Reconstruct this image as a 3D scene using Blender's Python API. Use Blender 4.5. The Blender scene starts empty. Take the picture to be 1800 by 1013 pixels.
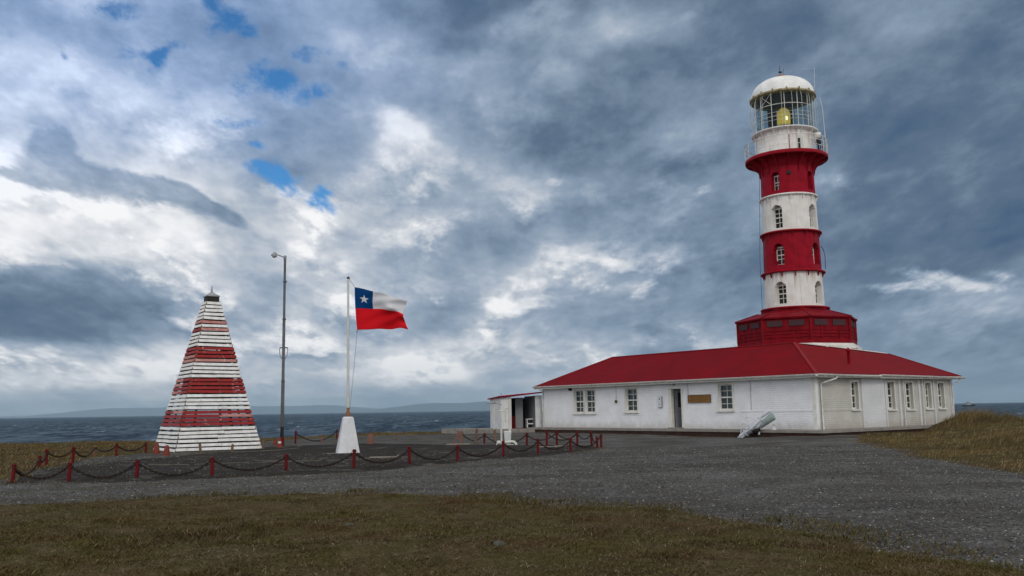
import bpy, math, random
import numpy as np
from mathutils import Matrix, Vector
random.seed(7); RNG = np.random.default_rng(7)
SC = bpy.context.scene
COL = SC.collection
def s2l(c):
    c = c/255.0
    return c/12.92 if c <= .04045 else ((c+.055)/1.055)**2.4
def rgb(r, g, b): return (s2l(r), s2l(g), s2l(b), 1.0)

# ---------------------------------------------------------------- camera
PITCH, ROLL = math.radians(7.829), math.radians(.891)
cam = bpy.data.cameras.new('camera'); cam_o = bpy.data.objects.new('camera', cam); COL.objects.link(cam_o)
cam.lens, cam.sensor_width, cam.clip_start, cam.clip_end = 31.2, 36.0, .1, 60000.0
_f = Vector((0, math.cos(PITCH), math.sin(PITCH))); _u = Vector((0, -math.sin(PITCH), math.cos(PITCH))); _r = Vector((1, 0, 0))
_R = _r*math.cos(ROLL)-_u*math.sin(ROLL); _U = _u*math.cos(ROLL)+_r*math.sin(ROLL)
_M = Matrix((_R, _U, -_f)).transposed().to_4x4(); _M.translation = (0, 0, 1.6)
cam_o.matrix_world = _M
SC.camera = cam_o

# ---------------------------------------------------------------- exposure
SC.view_settings.view_transform = 'Standard'; SC.view_settings.look = 'None'
SC.view_settings.gamma = 1.0; SC.view_settings.exposure = 0.0; SC.view_settings.use_curve_mapping = False
SC.render.engine = 'CYCLES'
SC.cycles.use_denoising = True
SC.cycles.max_bounces = 6; SC.cycles.diffuse_bounces = 2; SC.cycles.glossy_bounces = 2; SC.cycles.transparent_max_bounces = 8
SC.cycles.volume_bounces = 0

# ---------------------------------------------------------------- sun (weak, through cloud) and sky
SUN_DIR = Vector((.16, -.84, .58)).normalized()
SUN_EL = math.asin(SUN_DIR.z); SUN_AZ = math.atan2(SUN_DIR.x, SUN_DIR.y)
sun = bpy.data.lights.new('sun', 'SUN'); sun.energy = .9; sun.angle = math.radians(18); sun.color = (1, .93, .84)
sun_o = bpy.data.objects.new('sun', sun); COL.objects.link(sun_o)
sun_o.rotation_euler = SUN_DIR.to_track_quat('Z', 'Y').to_euler(); sun_o.location = (0, 0, 60)

SKY_ROWS=[
 (0.4837,[-0.604, -0.537, -0.469, -0.401, -0.333, -0.266, -0.198, -0.13, -0.062, 0.005, 0.073, 0.141, 0.209, 0.276, 0.344, 0.412, 0.479, 0.547, 0.615],[165, 170, 162, 155, 150, 165, 170, 140, 110, 100, 100, 112, 108, 108, 108, 120, 130, 122, 108]),
 (0.4410,[-0.602, -0.534, -0.467, -0.4, -0.332, -0.265, -0.197, -0.13, -0.063, 0.005, 0.072, 0.139, 0.207, 0.274, 0.341, 0.409, 0.476, 0.544, 0.611],[170, 166, 158, 154, 148, 158, 172, 145, 112, 128, 142, 148, 138, 112, 105, 118, 132, 124, 112]),
 (0.3988,[-0.599, -0.532, -0.465, -0.398, -0.331, -0.264, -0.197, -0.13, -0.063, 0.004, 0.071, 0.138, 0.205, 0.272, 0.339, 0.406, 0.473, 0.54, 0.607],[165, 168, 160, 154, 156, 154, 162, 158, 150, 138, 124, 114, 110, 118, 128, 126, 120, 110, 104]),
 (0.3570,[-0.596, -0.53, -0.463, -0.396, -0.33, -0.263, -0.197, -0.13, -0.063, 0.003, 0.07, 0.137, 0.203, 0.27, 0.337, 0.403, 0.47, 0.536, 0.603],[200, 198, 190, 186, 170, 152, 170, 162, 148, 128, 112, 116, 128, 142, 134, 116, 108, 102, 100]),
 (0.3157,[-0.594, -0.527, -0.461, -0.395, -0.329, -0.262, -0.196, -0.13, -0.064, 0.003, 0.069, 0.135, 0.202, 0.268, 0.334, 0.4, 0.467, 0.533, 0.599],[225, 200, 215, 205, 175, 160, 165, 190, 165, 120, 108, 115, 122, 128, 118, 105, 92, 90, 88]),
 (0.2816,[-0.592, -0.526, -0.46, -0.394, -0.328, -0.262, -0.196, -0.13, -0.064, 0.002, 0.068, 0.134, 0.2, 0.266, 0.332, 0.398, 0.464, 0.53, 0.596],[220, 215, 225, 220, 190, 150, 165, 185, 175, 150, 118, 115, 115, 120, 120, 100, 92, 95, 105]),
 (0.2546,[-0.59, -0.524, -0.458, -0.393, -0.327, -0.261, -0.195, -0.13, -0.064, 0.002, 0.068, 0.133, 0.199, 0.265, 0.33, 0.396, 0.462, 0.528, 0.593],[245, 225, 225, 222, 215, 170, 180, 165, 165, 180, 150, 122, 135, 135, 118, 120, 98, 92, 82]),
 (0.2210,[-0.588, -0.522, -0.457, -0.391, -0.326, -0.26, -0.195, -0.13, -0.064, 0.001, 0.067, 0.132, 0.198, 0.263, 0.329, 0.394, 0.459, 0.525, 0.59],[245, 242, 235, 215, 200, 215, 200, 175, 165, 160, 140, 130, 125, 128, 115, 110, 98, 85, 75]),
 (0.1878,[-0.586, -0.52, -0.455, -0.39, -0.325, -0.26, -0.195, -0.13, -0.064, 0.001, 0.066, 0.131, 0.196, 0.261, 0.327, 0.392, 0.457, 0.522, 0.587],[190, 210, 245, 240, 195, 212, 200, 185, 160, 155, 152, 118, 112, 115, 110, 95, 88, 85, 85]),
 (0.1548,[-0.584, -0.519, -0.454, -0.389, -0.324, -0.259, -0.194, -0.129, -0.065, 0.0, 0.065, 0.13, 0.195, 0.26, 0.325, 0.389, 0.454, 0.519, 0.584],[98, 118, 150, 182, 190, 192, 192, 185, 175, 172, 190, 170, 132, 115, 115, 105, 92, 98, 125]),
 (0.1222,[-0.581, -0.517, -0.452, -0.388, -0.323, -0.259, -0.194, -0.129, -0.065, -0.0, 0.064, 0.129, 0.194, 0.258, 0.323, 0.387, 0.452, 0.516, 0.581],[78, 84, 100, 140, 172, 192, 182, 176, 160, 172, 176, 172, 150, 138, 125, 112, 114, 148, 158]),
 (0.0963,[-0.58, -0.515, -0.451, -0.387, -0.322, -0.258, -0.194, -0.129, -0.065, -0.001, 0.064, 0.128, 0.192, 0.257, 0.321, 0.385, 0.45, 0.514, 0.579],[95, 92, 105, 158, 172, 176, 170, 165, 165, 195, 166, 148, 146, 140, 125, 122, 132, 135, 135]),
 (0.0705,[-0.578, -0.514, -0.45, -0.386, -0.322, -0.258, -0.193, -0.129, -0.065, -0.001, 0.063, 0.127, 0.191, 0.255, 0.32, 0.384, 0.448, 0.512, 0.576],[208, 165, 180, 214, 208, 188, 190, 196, 203, 188, 182, 168, 148, 158, 140, 134, 138, 134, 124]),
 (0.0450,[-0.577, -0.513, -0.449, -0.385, -0.321, -0.257, -0.193, -0.129, -0.065, -0.001, 0.062, 0.126, 0.19, 0.254, 0.318, 0.382, 0.446, 0.51, 0.574],[216, 216, 214, 206, 204, 196, 204, 222, 206, 204, 198, 166, 160, 142, 132, 130, 128, 122, 116]),
 (0.0196,[-0.575, -0.511, -0.448, -0.384, -0.32, -0.257, -0.193, -0.129, -0.066, -0.002, 0.062, 0.126, 0.189, 0.253, 0.317, 0.38, 0.444, 0.508, 0.571],[184, 190, 190, 194, 190, 188, 186, 174, 172, 186, 180, 165, 152, 144, 134, 126, 120, 114, 110]),
 (-0.0006,[-0.574, -0.51, -0.447, -0.383, -0.32, -0.256, -0.193, -0.129, -0.066, -0.002, 0.061, 0.125, 0.188, 0.252, 0.315, 0.379, 0.442, 0.506, 0.569],[166, 176, 182, 184, 186, 184, 178, 168, 164, 166, 166, 154, 144, 138, 128, 120, 114, 108, 104]),
]
SKY_DARK=[
 (-0.5343,0.3209,0.0269,0.0244,0,1.20),
 (-0.5057,0.2796,0.0417,0.0205,-25,1.10),
 (-0.4356,0.2616,0.0513,0.0167,-18,1.10),
 (-0.3726,0.2457,0.0545,0.0154,-28,1.00),
 (-0.5753,0.2854,0.0288,0.0083,-15,0.90),
 (-0.3325,0.2230,0.0321,0.0083,-35,0.80),
 (-0.5112,0.1367,0.0962,0.0244,0,1.30),
 (-0.5614,0.1115,0.0769,0.0141,0,1.00),
 (-0.4698,0.0842,0.0577,0.0090,-8,0.90),
 (0.1535,0.0887,0.0288,0.0090,-5,0.65),
 (0.0523,0.0187,0.0385,0.0090,12,0.50),
]
SKY_BRIGHT=[
 (-0.1364,0.3214,0.0353,0.0192,-25,1.00),
 (-0.1912,0.3588,0.0103,0.0058,10,0.50),
 (-0.1033,0.3072,0.0385,0.0103,-35,0.80),
 (-0.0425,0.3000,0.0090,0.0071,-50,0.80),
 (-0.2216,0.2480,0.0385,0.0103,-25,0.90),
 (-0.2744,0.2590,0.0321,0.0103,-15,0.90),
 (0.0611,0.2590,0.0154,0.0077,10,0.80),
 (0.2217,0.2477,0.0115,0.0077,30,0.60),
 (0.2305,0.3707,0.0192,0.0077,-25,0.50),
 (-0.3909,0.2073,0.0577,0.0288,20,1.00),
 (-0.5418,0.2196,0.0962,0.0269,3,1.20),
 (-0.5702,0.3663,0.0577,0.0128,0,0.70),
 (0.1045,0.1696,0.0577,0.0064,-12,0.80),
 (-0.1548,0.0505,0.0385,0.0090,0,0.80),
 (0.0183,0.0734,0.0449,0.0064,0,0.60),
 (-0.4053,0.0768,0.0385,0.0064,0,0.80),
 (0.5114,0.1389,0.0545,0.0096,-8,1.10),
 (0.4330,0.1297,0.0449,0.0071,0,0.80),
 (0.5639,0.1473,0.0256,0.0077,-20,0.80),
 (0.3892,0.2484,0.0449,0.0128,-12,0.55),
 (-0.0459,0.0776,0.0577,0.0058,0,0.70),
 (-0.2187,0.0451,0.0385,0.0064,0,0.70),
 (0.0195,0.1414,0.0385,0.0058,-10,0.70),
 (-0.0155,0.4400,0.0288,0.0077,55,0.60),
 (0.0287,0.4634,0.0288,0.0083,40,0.60),
 (0.0787,0.4384,0.0577,0.0090,15,0.60),
 (0.1362,0.4460,0.0449,0.0077,20,0.60),
 (0.1971,0.4507,0.0513,0.0064,25,0.55),
 (-0.0629,0.4055,0.0449,0.0090,20,0.50),
 (-0.1976,0.4585,0.0141,0.0167,0,0.50),
]
SKY_BLUE=[
 (-0.3436,0.4852,0.0128,0.0090,-20,1.50),
 (-0.3138,0.4619,0.0218,0.0128,15,1.50),
 (-0.2906,0.4487,0.0141,0.0083,0,1.20),
 (-0.4348,0.4810,0.0321,0.0090,0,0.60),
 (-0.4000,0.4173,0.0205,0.0103,25,1.60),
 (-0.3870,0.4291,0.0167,0.0071,20,1.30),
 (-0.4292,0.4255,0.0321,0.0077,-8,0.90),
 (-0.4617,0.4757,0.0353,0.0103,-10,0.60),
 (-0.2606,0.3975,0.0154,0.0218,15,1.50),
 (-0.2268,0.3760,0.0205,0.0103,15,1.50),
 (-0.2451,0.3945,0.0141,0.0103,0,1.20),
 (-0.2939,0.3897,0.0218,0.0154,0,1.10),
 (-0.2208,0.4271,0.0141,0.0090,0,1.00),
 (-0.1937,0.4090,0.0103,0.0077,0,0.80),
 (-0.2942,0.3184,0.0096,0.0064,0,1.40),
 (-0.2849,0.2862,0.0179,0.0103,-25,1.60),
 (-0.2655,0.2764,0.0218,0.0109,-18,1.70),
 (-0.2216,0.2480,0.0269,0.0090,-25,1.60),
 (-0.2139,0.2594,0.0103,0.0064,0,1.00),
 (-0.5321,0.4272,0.0058,0.0058,0,1.00),
 (-0.3128,0.3449,0.0231,0.0064,0,0.70),
]


class NT:
    """small helper that adds nodes to a tree and links them"""
    def __init__(s, tree): s.t = tree; tree.nodes.clear()
    def n(s, typ, **kw):
        nd = s.t.nodes.new(typ)
        for k, v in kw.items(): setattr(nd, k, v)
        return nd
    def put(s, sock, v):
        if v is None: return
        if isinstance(v, bpy.types.NodeSocket): s.t.links.new(v, sock)
        else: sock.default_value = v
    def m(s, op, a, b=None, c=None, clamp=False):
        nd = s.n('ShaderNodeMath', operation=op, use_clamp=clamp)
        for i, v in enumerate((a, b, c)): s.put(nd.inputs[i], v) if v is not None else None
        return nd.outputs[0]
    def v(s, op, a, b=None):
        nd = s.n('ShaderNodeVectorMath', operation=op); s.put(nd.inputs[0], a)
        if b is not None: s.put(nd.inputs[1], b)
        return nd.outputs['Value'] if op in ('DOT_PRODUCT', 'LENGTH') else nd.outputs[0]
    def xyz(s, x, y, z):
        nd = s.n('ShaderNodeCombineXYZ'); s.put(nd.inputs[0], x); s.put(nd.inputs[1], y); s.put(nd.inputs[2], z); return nd.outputs[0]
    def noise(s, vec, scale, detail=4, rough=.55, lac=2.0, dist=0.0, color=False):
        nd = s.n('ShaderNodeTexNoise'); s.put(nd.inputs['Vector'], vec); s.put(nd.inputs['Scale'], scale)
        nd.inputs['Detail'].default_value = detail; nd.inputs['Roughness'].default_value = rough
        nd.inputs['Lacunarity'].default_value = lac; nd.inputs['Distortion'].default_value = dist
        return nd.outputs['Color' if color else 'Fac']
    def rng(s, v, a, b, c=0.0, d=1.0, smooth=False):
        nd = s.n('ShaderNodeMapRange', interpolation_type='SMOOTHSTEP' if smooth else 'LINEAR'); nd.clamp = True
        s.put(nd.inputs[0], v)
        for i, q in enumerate((a, b, c, d)): s.put(nd.inputs[i+1], q)
        return nd.outputs[0]
    def mix(s, f, a, b, blend='MIX'):
        nd = s.n('ShaderNodeMix', data_type='RGBA', blend_type=blend); s.put(nd.inputs[0], f); s.put(nd.inputs[6], a); s.put(nd.inputs[7], b)
        return nd.outputs[2]
    def mixf(s, f, a, b):
        nd = s.n('ShaderNodeMix', data_type='FLOAT'); s.put(nd.inputs[0], f); s.put(nd.inputs[2], a); s.put(nd.inputs[3], b)
        return nd.outputs[0]
    def ramp(s, f, stops, interp='LINEAR', out='Color'):
        nd = s.n('ShaderNodeValToRGB'); cr = nd.color_ramp; cr.interpolation = interp
        while len(cr.elements) < len(stops): cr.elements.new(.5)
        for el, (p, c) in zip(cr.elements, stops): el.position = p
        for i, (p, c) in enumerate(stops):
            cr.elements[i].position = p; cr.elements[i].color = c if len(c) == 4 else (*c, 1)
        s.put(nd.inputs[0], f); return nd.outputs[out]

def make_world():
    w = bpy.data.worlds.new('World'); SC.world = w; w.use_nodes = True
    N = NT(w.node_tree)
    out = N.n('ShaderNodeOutputWorld')
    tc = N.n('ShaderNodeTexCoord'); D = tc.outputs['Generated']
    sp = N.n('ShaderNodeSeparateXYZ'); N.put(sp.inputs[0], D)
    x, y, z = sp.outputs
    front = N.rng(y, .30, .62, 0, 1, True)
    yy = N.m('MAXIMUM', y, .25)
    u0 = N.m('DIVIDE', x, yy); e0 = N.m('DIVIDE', z, yy)
    # cloud-deck coordinates: flatter and finer towards the horizon
    ec = N.m('MAXIMUM', e0, .0)
    q = N.xyz(N.m('DIVIDE', u0, N.m('ADD', ec, .34)), N.m('MULTIPLY', N.m('LOGARITHM', N.m('ADD', ec, .10), 2.718), .80), .3)
    wn = N.noise(q, 3.0, 6, .54, 2.1, .0, color=True)
    ws = N.n('ShaderNodeSeparateXYZ'); N.put(ws.inputs[0], N.v('SUBTRACT', wn, (.5, .5, .5)))
    amp = N.rng(ec, 0, .25, .35, 1.0)
    u = N.m('ADD', u0, N.m('MULTIPLY', ws.outputs[0], N.m('MULTIPLY', amp, WARP_U)))
    e = N.m('ADD', e0, N.m('MULTIPLY', ws.outputs[1], N.m('MULTIPLY', amp, WARP_E)))
    # large-scale brightness of the cloud cover
    uf = N.m('ADD', N.m('DIVIDE', u, 1.5), .5, clamp=True)
    rows = []
    for (er, us, vs) in SKY_ROWS:
        rows.append((er, N.ramp(uf, [(a/1.5+.5, (b/255., b/255., b/255.)) for a, b in zip(us, vs)], 'CARDINAL')))
    rows.sort(key=lambda r: r[0])
    V = rows[0][1]; pe = rows[0][0]
    for (er, c) in rows[1:]:
        V = N.mix(N.rng(e, pe, er, 0, 1, True), V, c); pe = er
    bw = N.n('ShaderNodeRGBToBW'); N.put(bw.inputs[0], V); V = bw.outputs[0]
    P = N.xyz(u, e, 0.0)
    def lobes(L, src):
        tot = None
        for (cu, ce, ru, re, a, wt) in L:
            r = math.radians(a); ca, sa = math.cos(r), math.sin(r)
            d = N.v('SUBTRACT', src, (cu, ce, 0))
            gx = N.v('DOT_PRODUCT', d, (ca/ru, sa/ru, 0)); gy = N.v('DOT_PRODUCT', d, (-sa/re, ca/re, 0))
            d2 = N.m('ADD', N.m('MULTIPLY', gx, gx), N.m('MULTIPLY', gy, gy))
            t = N.m('MULTIPLY', N.m('EXPONENT', N.m('MULTIPLY', d2, -.7)), wt)
            tot = t if tot is None else N.m('ADD', tot, t)
        return tot
    det = N.noise(q, 5.4, 10, .59, 2.1, .08)               # billows
    fine = N.noise(q, 17.0, 8, .60, 2.1, .1)
    wisp = N.noise(N.v('MULTIPLY', q, (1.0, 1.7, 1.0)), 3.4, 8, .58, 2.1, .25)
    dt = N.m('ADD', N.m('MULTIPLY', N.m('SUBTRACT', det, .5), DET_A), N.m('MULTIPLY', N.m('SUBTRACT', fine, .5), DET_B))
    dt = N.m('ADD', dt, N.m('MULTIPLY', N.m('SUBTRACT', wisp, .5), DET_C))
    T = N.m('ADD', N.m('MULTIPLY', N.m('SUBTRACT', N.noise(q, 7.5, 11, .68, 2.1, .5), .5), 1.0), N.m('MULTIPLY', N.m('SUBTRACT', det, .5), .8))
    calm = N.m('MULTIPLY', N.rng(u, .10, .40, 1.0, .85), N.rng(e, .015, .06, .75, 1.0))
    dt = N.m('MULTIPLY', dt, calm)
    V = N.m('ADD', V, N.m('MULTIPLY', dt, N.rng(V, .25, .5, .60, 1.0)))
    # sunlit cumulus heads in the broken middle of the cover, shaded just below
    pn = N.noise(q, 5.2, 9, .56, 2.1, .1)
    pn2 = N.noise(N.v('ADD', q, (.0, .05, .0)), 5.2, 9, .56, 2.1, .1)
    zone = N.m('MULTIPLY', N.rng(u, .50, .05, .35, 1, True), N.m('MULTIPLY', N.rng(e, .018, .05, 0, 1, True), N.rng(e, .40, .20, .35, 1, True)))
    puff = N.m('MULTIPLY', N.rng(pn, .46, .64, 0, 1, True), N.rng(N.m('SUBTRACT', pn, pn2), -.05, .09, 0, 1))
    V = N.m('ADD', V, N.m('MULTIPLY', N.m('MULTIPLY', N.m('MULTIPLY', puff, N.rng(V, .40, .62)), zone), .20))
    shade = N.m('MULTIPLY', N.rng(pn, .47, .60, 0, 1, True), N.rng(N.m('SUBTRACT', pn, pn2), .02, -.07, 0, 1))
    V = N.m('SUBTRACT', V, N.m('MULTIPLY', N.m('MULTIPLY', shade, zone), .10))
    br = lobes(SKY_BRIGHT, P); brm = N.rng(N.m('ADD', br, N.m('MULTIPLY', T, 2.4)), .30, 1.35, 0, 1, True)
    brm = N.m('MULTIPLY', brm, N.rng(br, .12, .40, 0, 1, True))
    V = N.mixf(N.m('MULTIPLY', brm, .85), V, N.m('ADD', N.rng(e, .34, .42, .90, .64), N.m('MULTIPLY', dt, .5)))
    dk = lobes(SKY_DARK, P); dkm = N.rng(N.m('ADD', dk, N.m('MULTIPLY', T, 2.0)), .28, 1.0, 0, 1, True)
    dkm = N.m('MULTIPLY', N.m('MULTIPLY', dkm, N.rng(dk, .12, .40, 0, 1, True)), N.rng(e, .10, .20, .72, .84))
    V = N.mixf(dkm, V, N.m('ADD', N.rng(e, .10, .22, .36, .575), N.m('MULTIPLY', dt, N.rng(e, .1, .22, .6, 1.2))))
    # the overcast behind and beside the view
    vb = N.m('ADD', BACK_V, N.m('MULTIPLY', N.m('SUBTRACT', N.noise(D, 2.3, 6, .6), .5), .5))
    V = N.mixf(front, vb, V)
    V = N.m('ADD', V, N.rng(V, .62, .30, .0, .055))
    V = N.m('MAXIMUM', N.m('MINIMUM', V, 1.0), .12)
    cold = [(.0, rgb(24, 38, 60)), (.33, rgb(62, 88, 120)), (.43, rgb(90, 110, 134)), (.55, rgb(127, 146, 168)), (.67, rgb(160, 174, 192)),
            (.80, rgb(204, 209, 217)), (.96, rgb(250, 250, 252)), (1.0, rgb(254, 254, 254))]
    cc = N.ramp(V, cold)
    # blue gaps in the cover
    bl = lobes(SKY_BLUE, P)
    blm = N.rng(N.m('ADD', N.m('MULTIPLY', bl, .72), N.m('MULTIPLY', N.m('SUBTRACT', N.noise(q, 17.0, 8, .66, 2.1, .2), .5), 4.2)), .15, 1.45, 0, 1, True)
    blm = N.m('MULTIPLY', N.m('MULTIPLY', blm, front), N.rng(bl, .10, .45, 0, 1))
    # lavender cast of the thin high cover, upper left
    lav = N.m('MULTIPLY', N.m('MULTIPLY', N.rng(u, .10, -.35, 0, 1, True), N.rng(e, .22, .40, 0, 1, True)), front)
    cc = N.mix(N.m('MULTIPLY', lav, .9), cc, N.mix(1.0, cc, (.84, .98, 1.24, 1), 'MULTIPLY'))
    sky = N.n('ShaderNodeTexSky', sky_type='NISHITA'); sky.sun_disc = False
    sky.sun_elevation = SUN_EL; sky.sun_rotation = SUN_AZ; sky.air_density = 1.0; sky.dust_density = .3; sky.ozone_density = 2.0
    bg1 = N.n('ShaderNodeBackground'); N.put(bg1.inputs[0], N.mix(1.0, sky.outputs[0], (.30, .78, 1.15, 1), 'MULTIPLY')); bg1.inputs[1].default_value = .085
    bg2 = N.n('ShaderNodeBackground'); N.put(bg2.inputs[0], cc); N.put(bg2.inputs[1], N.mixf(front, BACK_S, 1.0))
    mx = N.n('ShaderNodeMixShader'); N.put(mx.inputs[0], blm)
    N.t.links.new(bg2.outputs[0], mx.inputs[1]); N.t.links.new(bg1.outputs[0], mx.inputs[2])
    N.t.links.new(mx.outputs[0], out.inputs[0])
    w.cycles.sampling_method = 'MANUAL'; w.cycles.sample_map_resolution = 512
WARP_U, WARP_E, DET_A, DET_B, DET_C, BRIGHT_ADD, BACK_V, BACK_S = .10, .06, .64, .25, .17, .24, .86, 1.15
make_world()

# ================================================================ helpers
def tag(o, label=None, cat=None, group=None, kind=None):
    if label: o['label'] = label
    if cat: o['category'] = cat
    if group: o['group'] = group
    if kind: o['kind'] = kind
    return o
def empty(name, loc, rz=0.0):
    o = bpy.data.objects.new(name, None); COL.objects.link(o)
    o.location = loc; o.rotation_euler = (0, 0, rz); o.empty_display_size = .2
    return o
def copy_tree(o, parent=None):
    c = o.copy(); COL.objects.link(c)
    if parent is not None: c.parent = parent
    for ch in list(o.children): copy_tree(ch, c)
    return c
class MB:
    """collects boxes, tubes, lathes and prisms, built as ONE mesh object"""
    def __init__(s, M=None): s.v = []; s.f = []; s.mi = []; s.sm = []; s.M = M
    def add(s, vs, fs, mi=0, smooth=False):
        b = len(s.v)
        for p in vs:
            p = Vector(p)
            s.v.append(tuple(s.M @ p) if s.M is not None else tuple(p))
        for f in fs: s.f.append([b+i for i in f]); s.mi.append(mi); s.sm.append(smooth)
    def box(s, x0, x1, y0, y1, z0, z1, mi=0, R=None):
        vs = [(x, y, z) for z in (z0, z1) for y in (y0, y1) for x in (x0, x1)]
        if R is not None: vs = [R @ Vector(p) for p in vs]
        s.add(vs, [(0, 2, 3, 1), (4, 5, 7, 6), (0, 1, 5, 4), (2, 6, 7, 3), (0, 4, 6, 2), (1, 3, 7, 5)], mi)
    def bar(s, a, b, w, h, up=(0, 0, 1), mi=0):
        a, b = Vector(a), Vector(b); d = (b-a).normalized(); up = Vector(up)
        sd = d.cross(up)
        if sd.length < 1e-4: sd = d.cross(Vector((1, 0, 0)))
        sd.normalize(); n = sd.cross(d).normalized()
        vs = []
        for p in (a, b):
            for i, j in ((-1, -1), (1, -1), (1, 1), (-1, 1)): vs.append(p+sd*(i*w/2)+n*(j*h/2))
        s.add(vs, [(0, 1, 2, 3), (7, 6, 5, 4), (0, 4, 5, 1), (1, 5, 6, 2), (2, 6, 7, 3), (3, 7, 4, 0)], mi)
    def tube(s, pts, r, n=8, cap=True, mi=0, closed=False):
        pts = [Vector(p) for p in pts]; rs = r if isinstance(r, (list, tuple)) else [r]*len(pts)
        L = len(pts); rings = []; prev = None
        for i, p in enumerate(pts):
            if closed: d = pts[(i+1) % L]-pts[i-1]
            else: d = pts[min(i+1, L-1)]-pts[max(i-1, 0)]
            d.normalize()
            if prev is None:
                a = d.cross(Vector((0, 0, 1)))
                if a.length < 1e-3: a = d.cross(Vector((1, 0, 0)))
            else: a = prev-d*prev.dot(d)
            a.normalize(); prev = a; b = d.cross(a)
            rings.append([p+(a*math.cos(2*math.pi*k/n)+b*math.sin(2*math.pi*k/n))*rs[i] for k in range(n)])
        vs = [q for r_ in rings for q in r_]; fs = []
        for i in range(L if closed else L-1):
            j = (i+1) % L
            for k in range(n): fs.append((i*n+k, i*n+(k+1) % n, j*n+(k+1) % n, j*n+k))
        s.add(vs, fs, mi, True)
        if cap and not closed:
            s.add(rings[0], [tuple(range(n))[::-1]], mi); s.add(rings[-1], [tuple(range(n))], mi)
    def lathe(s, prof, n=48, c=(0, 0), mi=0, a0=0.0, smooth=True, span=2*math.pi):
        full = abs(span-2*math.pi) < 1e-6; m = n if full else n+1
        vs = [(c[0]+r*math.cos(a0+span*k/n), c[1]+r*math.sin(a0+span*k/n), z) for r, z in prof for k in range(m)]
        fs = []
        for i in range(len(prof)-1):
            for k in range(n):
                k2 = (k+1) % m
                fs.append((i*m+k, i*m+k2, (i+1)*m+k2, (i+1)*m+k))
        s.add(vs, fs, mi, smooth)
        if full:
            if prof[0][0] > .001: s.add(vs[:m], [tuple(range(m))[::-1]], mi)
            if prof[-1][0] > .001: s.add(vs[-m:], [tuple(range(m))], mi)
    def prism(s, poly, z0, z1, mi=0):
        n = len(poly)
        vs = [(*p, z0) for p in poly]+[(*p, z1) for p in poly]
        s.add(vs, [tuple(range(n))[::-1], tuple(range(n, 2*n))]+[(i, (i+1) % n, n+(i+1) % n, n+i) for i in range(n)], mi)
    def build(s, name, mats, parent=None, bevel=0.0):
        me = bpy.data.meshes.new(name); me.from_pydata(s.v, [], s.f)
        if not isinstance(mats, (list, tuple)): mats = [mats]
        for m in mats: me.materials.append(m)
        me.polygons.foreach_set('material_index', s.mi); me.polygons.foreach_set('use_smooth', s.sm)
        me.update()
        o = bpy.data.objects.new(name, me); COL.objects.link(o)
        if parent is not None: o.parent = parent
        if bevel:
            b = o.modifiers.new('bevel', 'BEVEL'); b.width = bevel; b.segments = 2; b.limit_method = 'ANGLE'
        return o
def np_mesh(name, V, F, mat, k=3, attrs=None, smooth=False):
    """mesh from numpy arrays, every face with k corners"""
    me = bpy.data.meshes.new(name); nv, nf = len(V), len(F)
    me.vertices.add(nv); me.vertices.foreach_set('co', np.ascontiguousarray(V, dtype=np.float32).ravel())
    me.loops.add(nf*k); me.loops.foreach_set('vertex_index', np.ascontiguousarray(F, dtype=np.int32).ravel())
    me.polygons.add(nf); me.polygons.foreach_set('loop_start', np.arange(0, nf*k, k, dtype=np.int32))
    me.polygons.foreach_set('loop_total', np.full(nf, k, dtype=np.int32))
    me.polygons.foreach_set('use_smooth', np.full(nf, smooth, dtype=bool))
    for an, av in (attrs or {}).items():
        at = me.attributes.new(an, 'FLOAT', 'POINT'); at.data.foreach_set('value', np.ascontiguousarray(av, dtype=np.float32))
    me.update(calc_edges=True); me.materials.append(mat)
    o = bpy.data.objects.new(name, me); COL.objects.link(o)
    return o

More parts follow.
